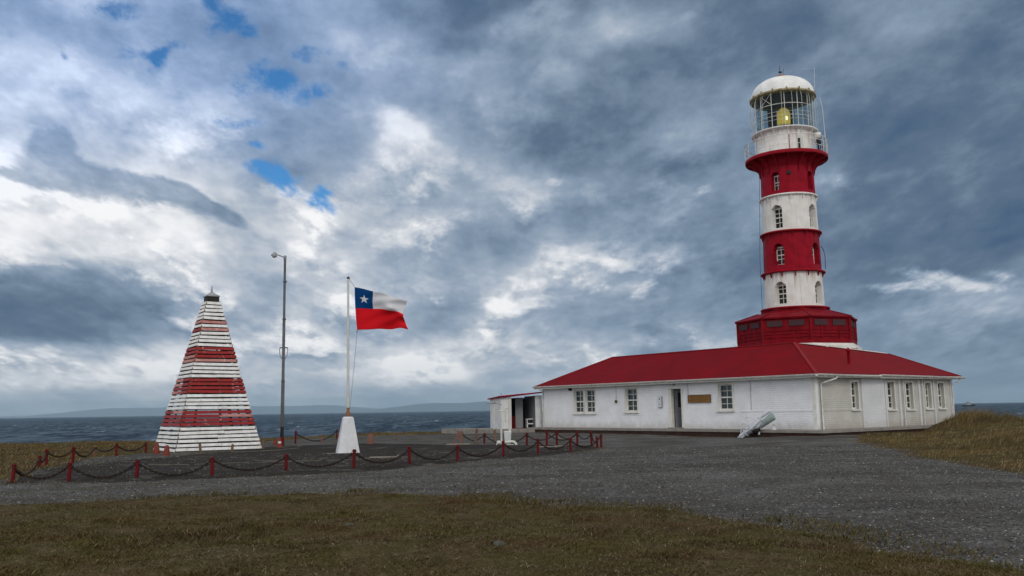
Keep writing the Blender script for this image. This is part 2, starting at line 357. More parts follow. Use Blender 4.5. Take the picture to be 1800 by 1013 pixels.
# ---------------------------------------------------------------- materials
def mat(name, fn):
    m = bpy.data.materials.new(name); m.use_nodes = True
    N = NT(m.node_tree); out = N.n('ShaderNodeOutputMaterial'); b = N.n('ShaderNodeBsdfPrincipled')
    N.t.links.new(b.outputs[0], out.inputs[0]); b.inputs['Roughness'].default_value = .7
    b.inputs['Specular IOR Level'].default_value = .05
    fn(N, b, out); return m
def objco(N): return N.n('ShaderNodeTexCoord').outputs['Object']
def wpos(N): return N.n('ShaderNodeNewGeometry').outputs['Position']
def bump(N, b, h, strength=.5, dist=.02):
    bp = N.n('ShaderNodeBump'); bp.inputs['Strength'].default_value = strength; bp.inputs['Distance'].default_value = dist
    N.put(bp.inputs['Height'], h); N.t.links.new(bp.outputs[0], b.inputs['Normal'])
def painted(name, base, worn, rust=None, rust_amt=.62, scale=2.5, streak=True, rough=.55, bumpd=.008, rings=None):
    """weathered paint: patches of a second tone, vertical dirt streaks and rust spots"""
    def fn(N, b, out):
        p = objco(N)
        n1 = N.noise(p, scale, 6, .6); c = N.mix(N.rng(n1, .38, .70), base, worn)
        if streak:
            st = N.noise(N.v('MULTIPLY', p, (7.0, 7.0, .45)), 1.3, 5, .65)
            c = N.mix(N.rng(st, .52, .78, 0, .55), c, worn)
        if rust:
            r1 = N.noise(N.v('MULTIPLY', p, (1.0, 1.0, .55)), 3.2, 7, .68)
            c = N.mix(N.rng(r1, rust_amt, rust_amt+.07, 0, .9), c, rust)
        if rings:
            # rust and grime washed down from the flange above each band
            sp = N.n('ShaderNodeSeparateXYZ'); N.put(sp.inputs[0], p); z = sp.outputs[2]
            ang = N.m('ARCTAN2', sp.outputs[1], sp.outputs[0])
            g = None
            for top in rings:
                t = N.m('MULTIPLY', N.rng(z, top-1.5, top, 0, 1), N.m('LESS_THAN', z, top+.02)); g = t if g is None else N.m('MAXIMUM', g, t)
            st = N.noise(N.xyz(N.m('MULTIPLY', ang, 9.0), N.m('MULTIPLY', z, .35), 0.0), 1.0, 5, .62)
            k = N.rng(N.m('ADD', st, N.m('MULTIPLY', g, .22)), .67, .86, 0, .62)
            c = N.mix(N.m('MULTIPLY', k, N.rng(g, 0, .5)), c, N.mix(N.noise(p, 3.0, 3), rust, (rust[0]*.35, rust[1]*.5, rust[2]*.8, 1)))
            fl = N.rng(N.noise(p, 6.5, 7, .72), .66, .70, 0, .8); c = N.mix(fl, c, worn)
            sp2 = N.rng(N.noise(p, 13.0, 4, .6), .71, .75, 0, .85); c = N.mix(sp2, c, rust)
        N.put(b.inputs['Base Color'], c); b.inputs['Roughness'].default_value = rough
        bump(N, b, N.noise(p, 22, 5, .6), .35, bumpd)
    return mat(name, fn)
WHITE = (.74, .74, .73, 1); OFFW = (.56, .55, .51, 1); RUST = (.26, .10, .035, 1)
RED = (.275, .0055, .018, 1); REDW = (.175, .004, .010, 1)
M = {}
M['tower_white'] = painted('tower white paint', (.68, .665, .64, 1), (.56, .54, .49, 1), (.30, .14, .055, 1), .68, 1.6, rings=(9.86, 14.74, 18.95))
M['tower_red'] = painted('tower red paint', RED, REDW, (.085, .012, .012, 1), .67, 1.8, rough=.5, rings=(12.38, 17.2))
M['trim_red'] = painted('dark red trim', (.27, .007, .016, 1), (.17, .006, .012, 1), (.16, .05, .03, 1), .68, 3.0)
M['base_red'] = painted('base house red', (.205, .005, .011, 1), (.11, .004, .008, 1), (.09, .01, .012, 1), .62, 2.2)
M['rust'] = painted('rusty metal', (.30, .12, .05, 1), (.16, .07, .04, 1), None)
M['rail'] = painted('white railing paint', (.70, .70, .68, 1), (.50, .48, .42, 1), RUST, .64, 6)
M['dome'] = painted('white dome sheet', (.74, .74, .73, 1), (.60, .60, .56, 1), (.34, .28, .10, 1), .69, 1.6)
M['eave_stain'] = painted('mossy stained rim', (.36, .33, .20, 1), (.14, .10, .05, 1), RUST, .60, 5)
M['trim_white'] = painted('white window paint', (.70, .69, .64, 1), (.58, .56, .50, 1), None, .7, 4)
M['grey_metal'] = painted('grey galvanised metal', (.30, .31, .32, 1), (.19, .19, .19, 1), (.16, .09, .06, 1), .66, 3)
M['dark_metal'] = painted('dark metal', (.018, .020, .021, 1), (.045, .036, .030, 1), None)
M['chain'] = painted('black chain iron', (.016, .013, .011, 1), (.045, .024, .014, 1), None, .7, 12)
M['post_red'] = painted('red post paint', (.118, .009, .011, 1), (.070, .009, .010, 1), (.14, .055, .03, 1), .60, 5)
M['post_faded'] = painted('faded post paint', (.20, .085, .062, 1), (.15, .10, .075, 1), (.12, .065, .035, 1), .58, 6)
M['concrete'] = painted('walk concrete', (.27, .25, .22, 1), (.18, .165, .15, 1), None, .7, 2.0, streak=False, rough=.9)
M['riser'] = painted('old red riser paint', (.042, .017, .014, 1), (.050, .041, .032, 1), None, .7, 1.5)
M['slat_white'] = painted('white slat paint', (.74, .74, .73, 1), (.55, .54, .50, 1), (.32, .29, .25, 1), .66, 3.5)
M['slat_red'] = painted('red slat paint', (.29, .030, .031, 1), (.20, .030, .028, 1), (.42, .25, .22, 1), .58, 3.0)
M['slat_faded'] = painted('faded red slat paint', (.46, .24, .21, 1), (.36, .13, .12, 1), (.52, .47, .42, 1), .58, 4.0)
M['old_wood'] = painted('old wood', (.17, .115, .075, 1), (.10, .07, .05, 1), None, .7, 5)
M['pale_wood'] = painted('pale board', (.30, .27, .225, 1), (.19, .17, .14, 1), None, .7, 5)
M['dark_wood'] = painted('dark timber', (.030, .028, .022, 1), (.055, .045, .032, 1), None, .7, 5)
M['shed_white'] = painted('shed white boards', (.66, .67, .67, 1), (.52, .53, .52, 1), None, .7, 2.2)
M['shed_floor'] = painted('red floor paint', (.14, .008, .012, 1), (.09, .01, .012, 1), None)
M['shed_in'] = painted('shed inside', (.30, .32, .33, 1), (.22, .24, .25, 1), None)
M['relic'] = painted('grey blue machine paint', (.58, .61, .65, 1), (.40, .42, .45, 1), (.14, .09, .07, 1), .66, 6)
M['relic_green'] = painted('grey green tank paint', (.27, .33, .32, 1), (.20, .25, .24, 1), None, .66, 6)
M['pedestal'] = painted('white pedestal render', (.62, .63, .65, 1), (.50, .51, .51, 1), None, .7, 2.0)
M['pole_white'] = painted('white pole paint', (.60, .60, .56, 1), (.44, .43, .38, 1), RUST, .68, 2)
M['cone_red'] = painted('red marker paint', (.20, .038, .028, 1), (.15, .05, .038, 1), (.20, .12, .09, 1), .60, 6)
M['cone_white'] = painted('pale band', (.62, .58, .54, 1), (.48, .43, .38, 1), None)
M['dark_room'] = mat('dark room', lambda N, b, o: (N.put(b.inputs['Base Color'], (.025, .024, .023, 1))))  # near black: the darkness of the interiors is put into the colour
M['curtain'] = mat('curtain', lambda N, b, o: (N.put(b.inputs['Base Color'], N.mix(N.rng(N.noise(N.v('MULTIPLY', objco(N), (16, 16, .3)), 1.0, 3), .35, .65), (.10, .12, .11, 1), (.34, .36, .33, 1)))))
M['stone'] = painted('pale stone', (.10, .10, .085, 1), (.045, .048, .036, 1), None, .7, 9, streak=False, rough=.95)
M['hip'] = painted('dusty ridge cap', (.23, .018, .023, 1), (.17, .017, .020, 1), None)
M['louvre'] = painted('dark louvre', (.062, .034, .037, 1), (.046, .034, .037, 1), None)
M['door_grey'] = painted('grey door paint', (.20, .21, .23, 1), (.15, .155, .17, 1), None)
M['post_grey'] = painted('weathered steel post', (.115, .118, .122, 1), (.075, .076, .078, 1), (.16, .08, .05, 1), .68, 3)
M['rope'] = mat('rope', lambda N, b, o: N.put(b.inputs['Base Color'], (.30, .28, .25, 1)))
def _glass(N, b, out):
    b.inputs['Base Color'].default_value = (.05, .065, .07, 1); b.inputs['Roughness'].default_value = .06; b.inputs['Specular IOR Level'].default_value = .5
    t = N.n('ShaderNodeBsdfTransparent'); t.inputs[0].default_value = (.80, .86, .86, 1)
    mx = N.n('ShaderNodeMixShader'); mx.inputs[0].default_value = .55
    N.t.links.new(t.outputs[0], mx.inputs[1]); N.t.links.new(b.outputs[0], mx.inputs[2]); N.t.links.new(mx.outputs[0], out.inputs[0])
M['glass'] = mat('window glass', _glass)
def _lglass(N, b, out):
    b.inputs['Base Color'].default_value = (.03, .05, .06, 1); b.inputs['Roughness'].default_value = .05; b.inputs['Specular IOR Level'].default_value = .5
    t = N.n('ShaderNodeBsdfTransparent'); t.inputs[0].default_value = (.80, .90, .92, 1)
    mx = N.n('ShaderNodeMixShader'); mx.inputs[0].default_value = .22
    N.t.links.new(t.outputs[0], mx.inputs[1]); N.t.links.new(b.outputs[0], mx.inputs[2]); N.t.links.new(mx.outputs[0], out.inputs[0])
M['lantern_glass'] = mat('lantern glass', _lglass)
def _lamp(N, b, out):
    p = objco(N); sp = N.n('ShaderNodeSeparateXYZ'); N.put(sp.inputs[0], p)
    rg = N.m('SINE', N.m('MULTIPLY', sp.outputs[2], 75.0))
    c = N.mix(N.rng(rg, -1, 1), (.62, .40, .03, 1), (.85, .62, .10, 1))
    N.put(b.inputs['Base Color'], c); N.put(b.inputs['Emission Color'], c); b.inputs['Emission Strength'].default_value = .35
    b.inputs['Roughness'].default_value = .2
M['lens'] = mat('amber fresnel lens', _lamp)
def _bulb(N, b, out):
    b.inputs['Emission Color'].default_value = (1, .86, .42, 1); b.inputs['Emission Strength'].default_value = 1.6
M['bulb'] = mat('lit lamp', _bulb)

def brick_paint(name, base, worn, dirt):
    def fn(N, b, out):
        p = objco(N); br = N.n('ShaderNodeTexBrick')
        sp = N.n('ShaderNodeSeparateXYZ'); N.put(sp.inputs[0], p)
        N.put(br.inputs['Vector'], N.xyz(N.m('ADD', sp.outputs[0], sp.outputs[1]), sp.outputs[2], 0.0))
        br.inputs['Scale'].default_value = 1.0; br.inputs['Brick Width'].default_value = .34; br.inputs['Row Height'].default_value = .105
        br.inputs['Mortar Size'].default_value = .010; br.inputs['Mortar Smooth'].default_value = .6; br.inputs['Bias'].default_value = -.4
        br.inputs['Color1'].default_value = (.8, .8, .8, 1); br.inputs['Color2'].default_value = (1, 1, 1, 1); br.inputs['Mortar'].default_value = (.35, .35, .35, 1)
        c = N.mix(N.rng(N.noise(p, 1.1, 6, .6), .36, .70), base, worn)
        c = N.mix(N.rng(N.noise(N.v('MULTIPLY', p, (1, 1, 6)), 1.6, 5, .7), .54, .80, 0, .8), c, worn)
        # splashed dirt near the foot of the wall, also standing in for contact shadow
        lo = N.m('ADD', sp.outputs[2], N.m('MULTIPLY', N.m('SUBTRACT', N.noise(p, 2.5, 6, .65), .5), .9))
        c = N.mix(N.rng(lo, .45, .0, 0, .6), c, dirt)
        c = N.mix(N.rng(N.noise(p, 9.0, 5, .7), .70, .78, 0, .5), c, dirt)
        c = N.mix(.17, c, N.mix(1.0, c, br.outputs['Color'], 'MULTIPLY'))
        N.put(b.inputs['Base Color'], c); b.inputs['Roughness'].default_value = .65
        h = N.m('ADD', br.outputs['Fac'], 0.0)
        hb = N.m('ADD', N.m('MULTIPLY', h, -1.0), N.m('MULTIPLY', N.noise(p, 7, 6, .65), 1.2))
        bump(N, b, hb, .75, .013)
    return mat(name, fn)
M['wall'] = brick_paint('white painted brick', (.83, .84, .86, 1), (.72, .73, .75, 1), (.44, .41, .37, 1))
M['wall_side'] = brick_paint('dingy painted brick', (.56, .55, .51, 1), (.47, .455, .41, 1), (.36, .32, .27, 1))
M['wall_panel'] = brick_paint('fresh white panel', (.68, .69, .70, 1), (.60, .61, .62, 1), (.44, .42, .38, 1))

def roof_mat(name, base, worn, axis):
    def fn(N, b, out):
        p = objco(N); sp = N.n('ShaderNodeSeparateXYZ'); N.put(sp.inputs[0], p)
        w = N.m('SINE', N.m('MULTIPLY', sp.outputs[axis], 2*math.pi/.20))
        sheet = N.m('FRACT', N.m('MULTIPLY', sp.outputs[axis], 1/.82))
        sh = N.noise(N.xyz(N.m('FLOOR', N.m('MULTIPLY', sp.outputs[axis], 1/.82)), N.m('FLOOR', N.m('MULTIPLY', sp.outputs[2], .9)), 0.0), 3.7, 0)
        c = N.mix(N.rng(N.noise(p, .8, 6, .6), .36, .70), base, worn)
        c = N.mix(N.rng(sh, .3, .75, 0, .9), c, worn)
        c = N.mix(N.m('MULTIPLY', N.rng(sheet, .04, .0), .45), c, (.085, .008, .011, 1))
        lap = N.m('FRACT', N.m('MULTIPLY', N.m('SUBTRACT', sp.outputs[2], 2.74), 1/.98))
        c = N.mix(N.m('MULTIPLY', N.rng(lap, .06, .0), .75), c, (.10, .010, .014, 1))
        c = N.mix(N.rng(N.noise(N.v('MULTIPLY', p, (1.5, 1.5, .7)), 4.0, 6, .7), .58, .72, 0, .75), c, (.105, .020, .018, 1))
        N.put(b.inputs['Base Color'], c); b.inputs['Roughness'].default_value = .6; b.inputs['Specular IOR Level'].default_value = .02
        bump(N, b, N.m('ADD', N.m('MULTIPLY', w, .6), N.m('MULTIPLY', N.rng(lap, .03, .0), 1.0)), .22, .012)
    return mat(name, fn)
M['roof_front'] = roof_mat('red corrugated roof', (.195, .0055, .0095, 1), (.135, .0065, .0095, 1), 0)
M['roof_side'] = roof_mat('red corrugated roof, dusty', (.190, .009, .012, 1), (.160, .013, .015, 1), 1)  # slightly greyer tone on the side slopes

# ================================================================ ground, sea, hills
def sstep(t): t = np.clip(t, 0, 1); return t*t*(3-2*t)
_perm = RNG.integers(0, 2**31, 4096)
def vnoise(x, y, seed=0):
    x = np.asarray(x, float)+seed*17.3; y = np.asarray(y, float)-seed*9.1
    xi, yi = np.floor(x).astype(np.int64), np.floor(y).astype(np.int64); fx, fy = x-xi, y-yi
    fx, fy = fx*fx*(3-2*fx), fy*fy*(3-2*fy)
    def h(a, b): return (_perm[(a*7349+b*9151+seed*131) % 4096] % 10007)/10007.0
    return (h(xi, yi)*(1-fx)+h(xi+1, yi)*fx)*(1-fy)+(h(xi, yi+1)*(1-fx)+h(xi+1, yi+1)*fx)*fy
def fbm(x, y, seed=0, oct=4):
    t, a, n = 0, .5, 0
    for i in range(oct): t = t+a*vnoise(x*2**i, y*2**i, seed+i); n += a; a *= .5
    return t/n
def sdf(x, y, poly):
    """signed distance to a polygon, positive inside"""
    P = np.array(poly, float); d = np.full(x.shape, 1e9); ins = np.zeros(x.shape, bool)
    for i in range(len(P)):
        a, b = P[i], P[(i+1) % len(P)]; e = b-a
        t = np.clip(((x-a[0])*e[0]+(y-a[1])*e[1])/(e@e), 0, 1)
        d = np.minimum(d, np.hypot(x-a[0]-t*e[0], y-a[1]-t*e[1]))
        c = ((a[1] > y) != (b[1] > y))
        with np.errstate(divide='ignore', invalid='ignore'):
            xx = a[0]+(y-a[1])*e[0]/(e[1] if abs(e[1]) > 1e-9 else 1e-9)
        ins ^= c & (x < xx)
    return np.where(ins, d, -d)
LAWN = [(-60, -30), (-60, 15.5), (-14, 16.2), (-9.56, 16.85), (-7.93, 17.43), (-6.13, 17.59), (-4.06, 18.19), (-2.31, 17.90), (-.58, 16.72), (.89, 15.14), (1.79, 14.9),
        (2.66, 14.46), (3.18, 12.93), (3.86, 11.40), (4.22, 9.82), (4.63, 9.2), (5.1, 8.6), (8, 7.2), (14, 4), (40, -2), (40, -30)]
MOUND = [(16.6, 43.9), (13.70, 34.70), (12.50, 28.52), (11.53, 23.05), (11.21, 19.94), (11.9, 17), (16, 13), (60, 8), (90, 90), (30, 90), (27.2, 52.0)]
MOUND2 = [(25.0, 51.8), (18.2, 40.5), (14.6, 31.5), (13.2, 23), (13.0, 18.5), (16, 14), (60, 9), (90, 90), (30, 90)]
MEADOW = [(-13.0, 22.6), (-13.6, 24.6), (-14.67, 27.85), (-15.89, 32.43), (-16.5, 34.77), (-16.3, 38.78), (-15.84, 41.48), (-14.6, 50), (-14.08, 57.94), (-11.61, 60.34), (-8.06, 62.46), (-5.12, 65.26), (-2.41, 70.49), (3, 74), (20, 100), (-120, 100), (-120, 21.8), (-30, 22)]
SOIL = [(-12.72, 22.54), (-10.75, 22.0), (-9.37, 22.59), (-7.62, 22.97), (-5.88, 23.5), (-4.16, 24.93), (-2.76, 26.58), (-1.05, 29.6), (1.13, 31.6), (3.45, 35.84), (3.42, 39.87), (-1.43, 41.78), (-7.63, 45.70), (-12.14, 43.24), (-13.24, 36.50), (-14.59, 31.06), (-14.23, 26.74)]
_ex = [-200, -60, -38, -28, -18, -10.7, -2.9, 10, 26, 34, 60, 120]; _ey = [62, 65, 67, 68, 72, 82, 84, 84, 80, 66, 60, 56]
def land(x, y):
    """height of the ground and its cover weights"""
    x, y = np.asarray(x, float), np.asarray(y, float)
    rag = (fbm(x*.9, y*.9, 3)-.5)*1.6+(fbm(x*3.1, y*3.1, 9)-.5)*.7
    dl = sdf(x, y, LAWN)+rag*.55; dm = sdf(x, y, MOUND)+rag*.8; dw = sdf(x, y, MEADOW)+rag*.7; ds = sdf(x, y, SOIL)+rag*.5
    z = (fbm(x*.25, y*.25, 1)-.5)*.10+(fbm(x*1.1, y*1.1, 2)-.5)*.045
    z = z+sstep(dl/1.2)*.05+sstep((dl-.2)/3)*(fbm(x*.8, y*.8, 5)-.5)*.16
    m = .30*sstep((dm+.3)/5)+.70*sstep((sdf(x, y, MOUND2)+.3)/4.5); z = z+m*(.56-.20*sstep((x-26.5)/6))+sstep((dm+.2)/2)*((fbm(x*.7, y*.7, 6)-.5)*.32)
    z = z+sstep(dw/3)*(-.06+(fbm(x*.5, y*.5, 7)-.5)*.16)*1.0
    z = z+.10*sstep((y-44)/14)*sstep((x+5)/5)*(1-sstep((dm)/3))          # the yard rises to the house
    z = z+.80*np.exp(-((x-24.3)/1.9)**2-((y-48.4)/2.2)**2)+.16*np.exp(-((x-15.5)/4)**2-((y-43)/3.0)**2)
    z = z+.05*sstep(ds/1.0)
    ye = np.interp(x, _ex, _ey); ed = y-ye+(fbm(x*.15, y*.15, 8)-.5)*6
    z = z-.25*sstep((ed+22)/18)*sstep(-(x-2)/6)-7.5*sstep((ed+.5)/11)
    z = np.where(ed > 10.5, -7.2, z)
    return z, dl, dm, dw, ds, ed
def zg(x, y): return float(land(np.array([x]), np.array([y]))[0][0])

def make_ground():
    ys = np.concatenate([np.arange(-10, 3, 1.0), np.arange(3, 12, .16), np.arange(12, 30, .20), np.arange(30, 60, .34), np.arange(60, 112, .9)])
    ts = np.concatenate([np.linspace(-3.2, -.95, 26)[:-1], np.linspace(-.95, .95, 380), np.linspace(.95, 3.2, 26)[1:]])
    T, Y = np.meshgrid(ts, ys); X = T*np.maximum(Y+4, 6)*1.0
    x, y = X.ravel(), Y.ravel(); z, dl, dm, dw, ds, ed = land(x, y)
    W = len(ts); H = len(ys)
    i = np.arange(H-1)[:, None]*W+np.arange(W-1)[None, :]
    F = np.stack([i, i+1, i+W+1, i+W], -1).reshape(-1, 4)
    g = np.maximum(np.maximum(dl, dm), dw)
    V = np.stack([x, y, z], -1)
    at = dict(lawn=sstep(dl/.5+.5), gold=sstep(np.maximum(dm, dw)/.7+.5), soil=sstep(ds/.8+.5)*(1-sstep(dw/.7+.5)), shore=sstep((ed-1)/4))
    isg = (g[F].mean(1) > 0)
    mt = M['ground']
    for nm, sel in (('gravel_yard', ~isg), ('ground', isg)):
        Fs = F[sel]; u, inv = np.unique(Fs, return_inverse=True)
        o = np_mesh(nm, V[u], inv.reshape(-1, 4), mt, 4, {k: a[u] for k, a in at.items()}, True); o['kind'] = 'structure'
def _ground(N, b, out):
    p = wpos(N)
    def attr(n): a = N.n('ShaderNodeAttribute'); a.attribute_name = n; return a.outputs['Fac']
    vo = N.n('ShaderNodeTexVoronoi'); N.put(vo.inputs['Vector'], p); vo.inputs['Scale'].default_value = 26
    vs = N.n('ShaderNodeSeparateColor'); N.put(vs.inputs[0], vo.outputs['Color'])
    vo2 = N.n('ShaderNodeTexVoronoi'); N.put(vo2.inputs['Vector'], N.v('MULTIPLY', p, (1, 1, .3))); vo2.inputs['Scale'].default_value = 9
    v2 = N.n('ShaderNodeSeparateColor'); N.put(v2.inputs[0], vo2.outputs['Color'])
    big = N.noise(p, .35, 6, .62); mid = N.noise(p, 1.6, 6, .65)
    grav = N.mix(vs.outputs[0], (.044, .042, .038, 1), (.156, .150, .138, 1))
    grav = N.mix(N.rng(v2.outputs[1], .92, .98, 0, .6), grav, (.20, .197, .188, 1))
    grav = N.mix(N.rng(big, .40, .58, 0, .8), grav, (.052, .047, .039, 1))
    grav = N.mix(N.rng(mid, .58, .74, 0, .45), grav, (.075, .060, .038, 1))
    sx = N.n('ShaderNodeSeparateXYZ'); N.put(sx.inputs[0], p)
    trk = N.noise(N.v('MULTIPLY', p, (.10, .55, 1)), 1.0, 4, .6)
    grav = N.mix(N.rng(trk, .46, .60, 0, .40), grav, (.030, .028, .026, 1))
    grav = N.mix(N.rng(N.noise(N.v('MULTIPLY', p, (.3, .4, 1)), 1.7, 6, .7), .52, .66, 0, .6), grav, (.150, .146, .138, 1))
    grav = N.mix(N.m('MULTIPLY', N.rng(N.noise(p, .8, 6, .7), .50, .66), N.rng(sx.outputs[0], 6, -4, .0, .85)), grav, (.052, .046, .020, 1))
    soil = N.mix(vs.outputs[1], (.011, .0088, .0068, 1), (.033, .0265, .0205, 1)); soil = N.mix(N.rng(mid, .45, .7, 0, .7), soil, (.034, .028, .021, 1))
    turf = N.mix(N.rng(N.noise(p, 1.1, 6, .65), .38, .62), (.064, .042, .016, 1), (.046, .041, .007, 1))
    turf = N.mix(N.rng(N.noise(p, 4.0, 6, .7), .50, .68, 0, .8), turf, (.115, .082, .042, 1))
    turf = N.mix(N.rng(N.noise(p, 22, 4, .7), .52, .70, 0, .7), turf, (.15, .11, .06, 1))
    turf = N.mix(N.rng(N.noise(p, 9, 4, .7), .55, .72, 0, .6), turf, (.018, .015, .009, 1))
    gold = N.mix(N.rng(N.noise(p, .6, 6, .65), .35, .65), (.085, .052, .018, 1), (.045, .036, .014, 1))
    gold = N.mix(N.rng(N.noise(p, 5, 4, .7), .5, .72, 0, .7), gold, (.024, .018, .009, 1))
    jit = N.m('MULTIPLY', N.m('SUBTRACT', N.noise(p, 4.5, 6, .7), .5), 1.3)
    soil = N.mix(N.rng(N.noise(p, .9, 6, .7), .56, .64, 0, .85), soil, N.mix(.5, grav, (.12, .115, .10, 1)))
    soil = N.mix(N.rng(N.noise(p, 1.3, 5, .7), .60, .68, 0, .8), soil, (.052, .045, .016, 1))
    c = N.mix(N.rng(N.m('ADD', attr('soil'), N.m('MULTIPLY', N.m('SUBTRACT', N.noise(p, 1.4, 6, .7), .5), 1.8)), .30, .70), grav, soil)
    c = N.mix(N.rng(N.m('ADD', attr('gold'), jit), .40, .62), c, gold)
    c = N.mix(N.rng(N.m('ADD', attr('lawn'), jit), .40, .62), c, turf)
    c = N.mix(attr('shore'), c, (.05, .042, .035, 1))
    N.put(b.inputs['Base Color'], c); b.inputs['Roughness'].default_value = .95; b.inputs['Specular IOR Level'].default_value = .12
    bump(N, b, N.m('ADD', N.m('MULTIPLY', vo.outputs['Distance'], -.8), N.m('MULTIPLY', N.noise(p, 12, 5, .7), .9)), .9, .03)
M['ground'] = mat('yard ground', _ground)
make_ground()

# ---- blades of grass: every blade is a bent strip of two faces
def blade_mat(name, cols, spots):
    def fn(N, b, out):
        g = N.n('ShaderNodeNewGeometry'); r = g.outputs['Random Per Island']; p = g.outputs['Position']
        c = N.ramp(r, cols)
        for (sc, lo, hi, col, am) in spots: c = N.mix(N.rng(N.noise(p, sc, 5, .6), lo, hi, 0, am), c, N.mix(N.m('MULTIPLY', r, .8), col, c))
        N.put(b.inputs['Base Color'], c); b.inputs['Roughness'].default_value = .8; b.inputs['Specular IOR Level'].default_value = .15
    return mat(name, fn)
M['lawn'] = blade_mat('lawn blades', [(0, (.026, .022, .006)), (.3, (.050, .036, .013)), (.55, (.080, .052, .020)), (.8, (.046, .040, .011)), (.92, (.13, .090, .045)), (1, (.23, .18, .11))],
                      [(.8, .48, .57, (.060, .062, .007, 1), .9), (.45, .50, .58, (.085, .044, .018, 1), .85), (.28, .50, .60, (.090, .070, .012, 1), .6), (2.2, .54, .66, (.028, .019, .008, 1), .75), (3.5, .60, .70, (.15, .11, .06, 1), .5)])
M['long'] = blade_mat('dry long grass', [(0, (.045, .033, .010)), (.3, (.095, .068, .022)), (.6, (.145, .106, .038)), (.85, (.20, .15, .064)), (1, (.29, .23, .13))],
                      [(.30, .46, .56, (.044, .042, .012, 1), .95), (.9, .50, .62, (.038, .022, .009, 1), .8), (.22, .52, .62, (.19, .105, .022, 1), .6)])
M['thatch'] = blade_mat('dead stems', [(0, (.020, .014, .006)), (.25, (.055, .038, .016)), (.6, (.10, .072, .036)), (.85, (.17, .13, .075)), (1, (.27, .22, .14))], [(.8, .48, .57, (.066, .060, .008, 1), .8), (.45, .50, .58, (.075, .040, .016, 1), .8)])
M['weed'] = blade_mat('yard weeds', [(0, (.036, .034, .009)), (.5, (.064, .053, .016)), (1, (.11, .083, .036))], [(.8, .46, .56, (.066, .044, .017, 1), .8)])
HRZ_ = math.atan2(-.7985, .602)
def blades(name, x, y, h, w, lean, ldir, mt):
    n = len(x); z = land(x, y)[0]-.01
    a = RNG.uniform(0, 2*math.pi, n); sx, sy = np.cos(a)*w/2, np.sin(a)*w/2
    lx, ly = np.cos(ldir)*lean, np.sin(ldir)*lean
    hz = np.sqrt(np.maximum(1-lean**2, .05))*h; lx, ly = lx*h, ly*h
    B0 = np.stack([x-sx, y-sy, z], -1); B1 = np.stack([x+sx, y+sy, z], -1)
    M0 = np.stack([x-sx*.8+lx*.35, y-sy*.8+ly*.35, z+hz*.6], -1); M1 = np.stack([x+sx*.8+lx*.35, y+sy*.8+ly*.35, z+hz*.6], -1)
    Tp = np.stack([x+lx, y+ly, z+hz], -1)
    V = np.stack([B0, B1, M1, M0, Tp], 1).reshape(-1, 3)
    b = np.arange(n)[:, None]*5
    F = np.concatenate([b+np.array([[0, 1, 2]]), b+np.array([[0, 2, 3]]), b+np.array([[3, 2, 4]])], 0)
    o = np_mesh(name, V, F, mt, 3); o['kind'] = 'stuff'; return o
def scatter_wedge(n, y0, y1, tmax, pw):
    """random spots in the wedge in front of the yard, denser near"""
    y = y0+(y1-y0)*RNG.random(n)**pw; x = RNG.uniform(-tmax, tmax, n)*(y+1.0); return x, y
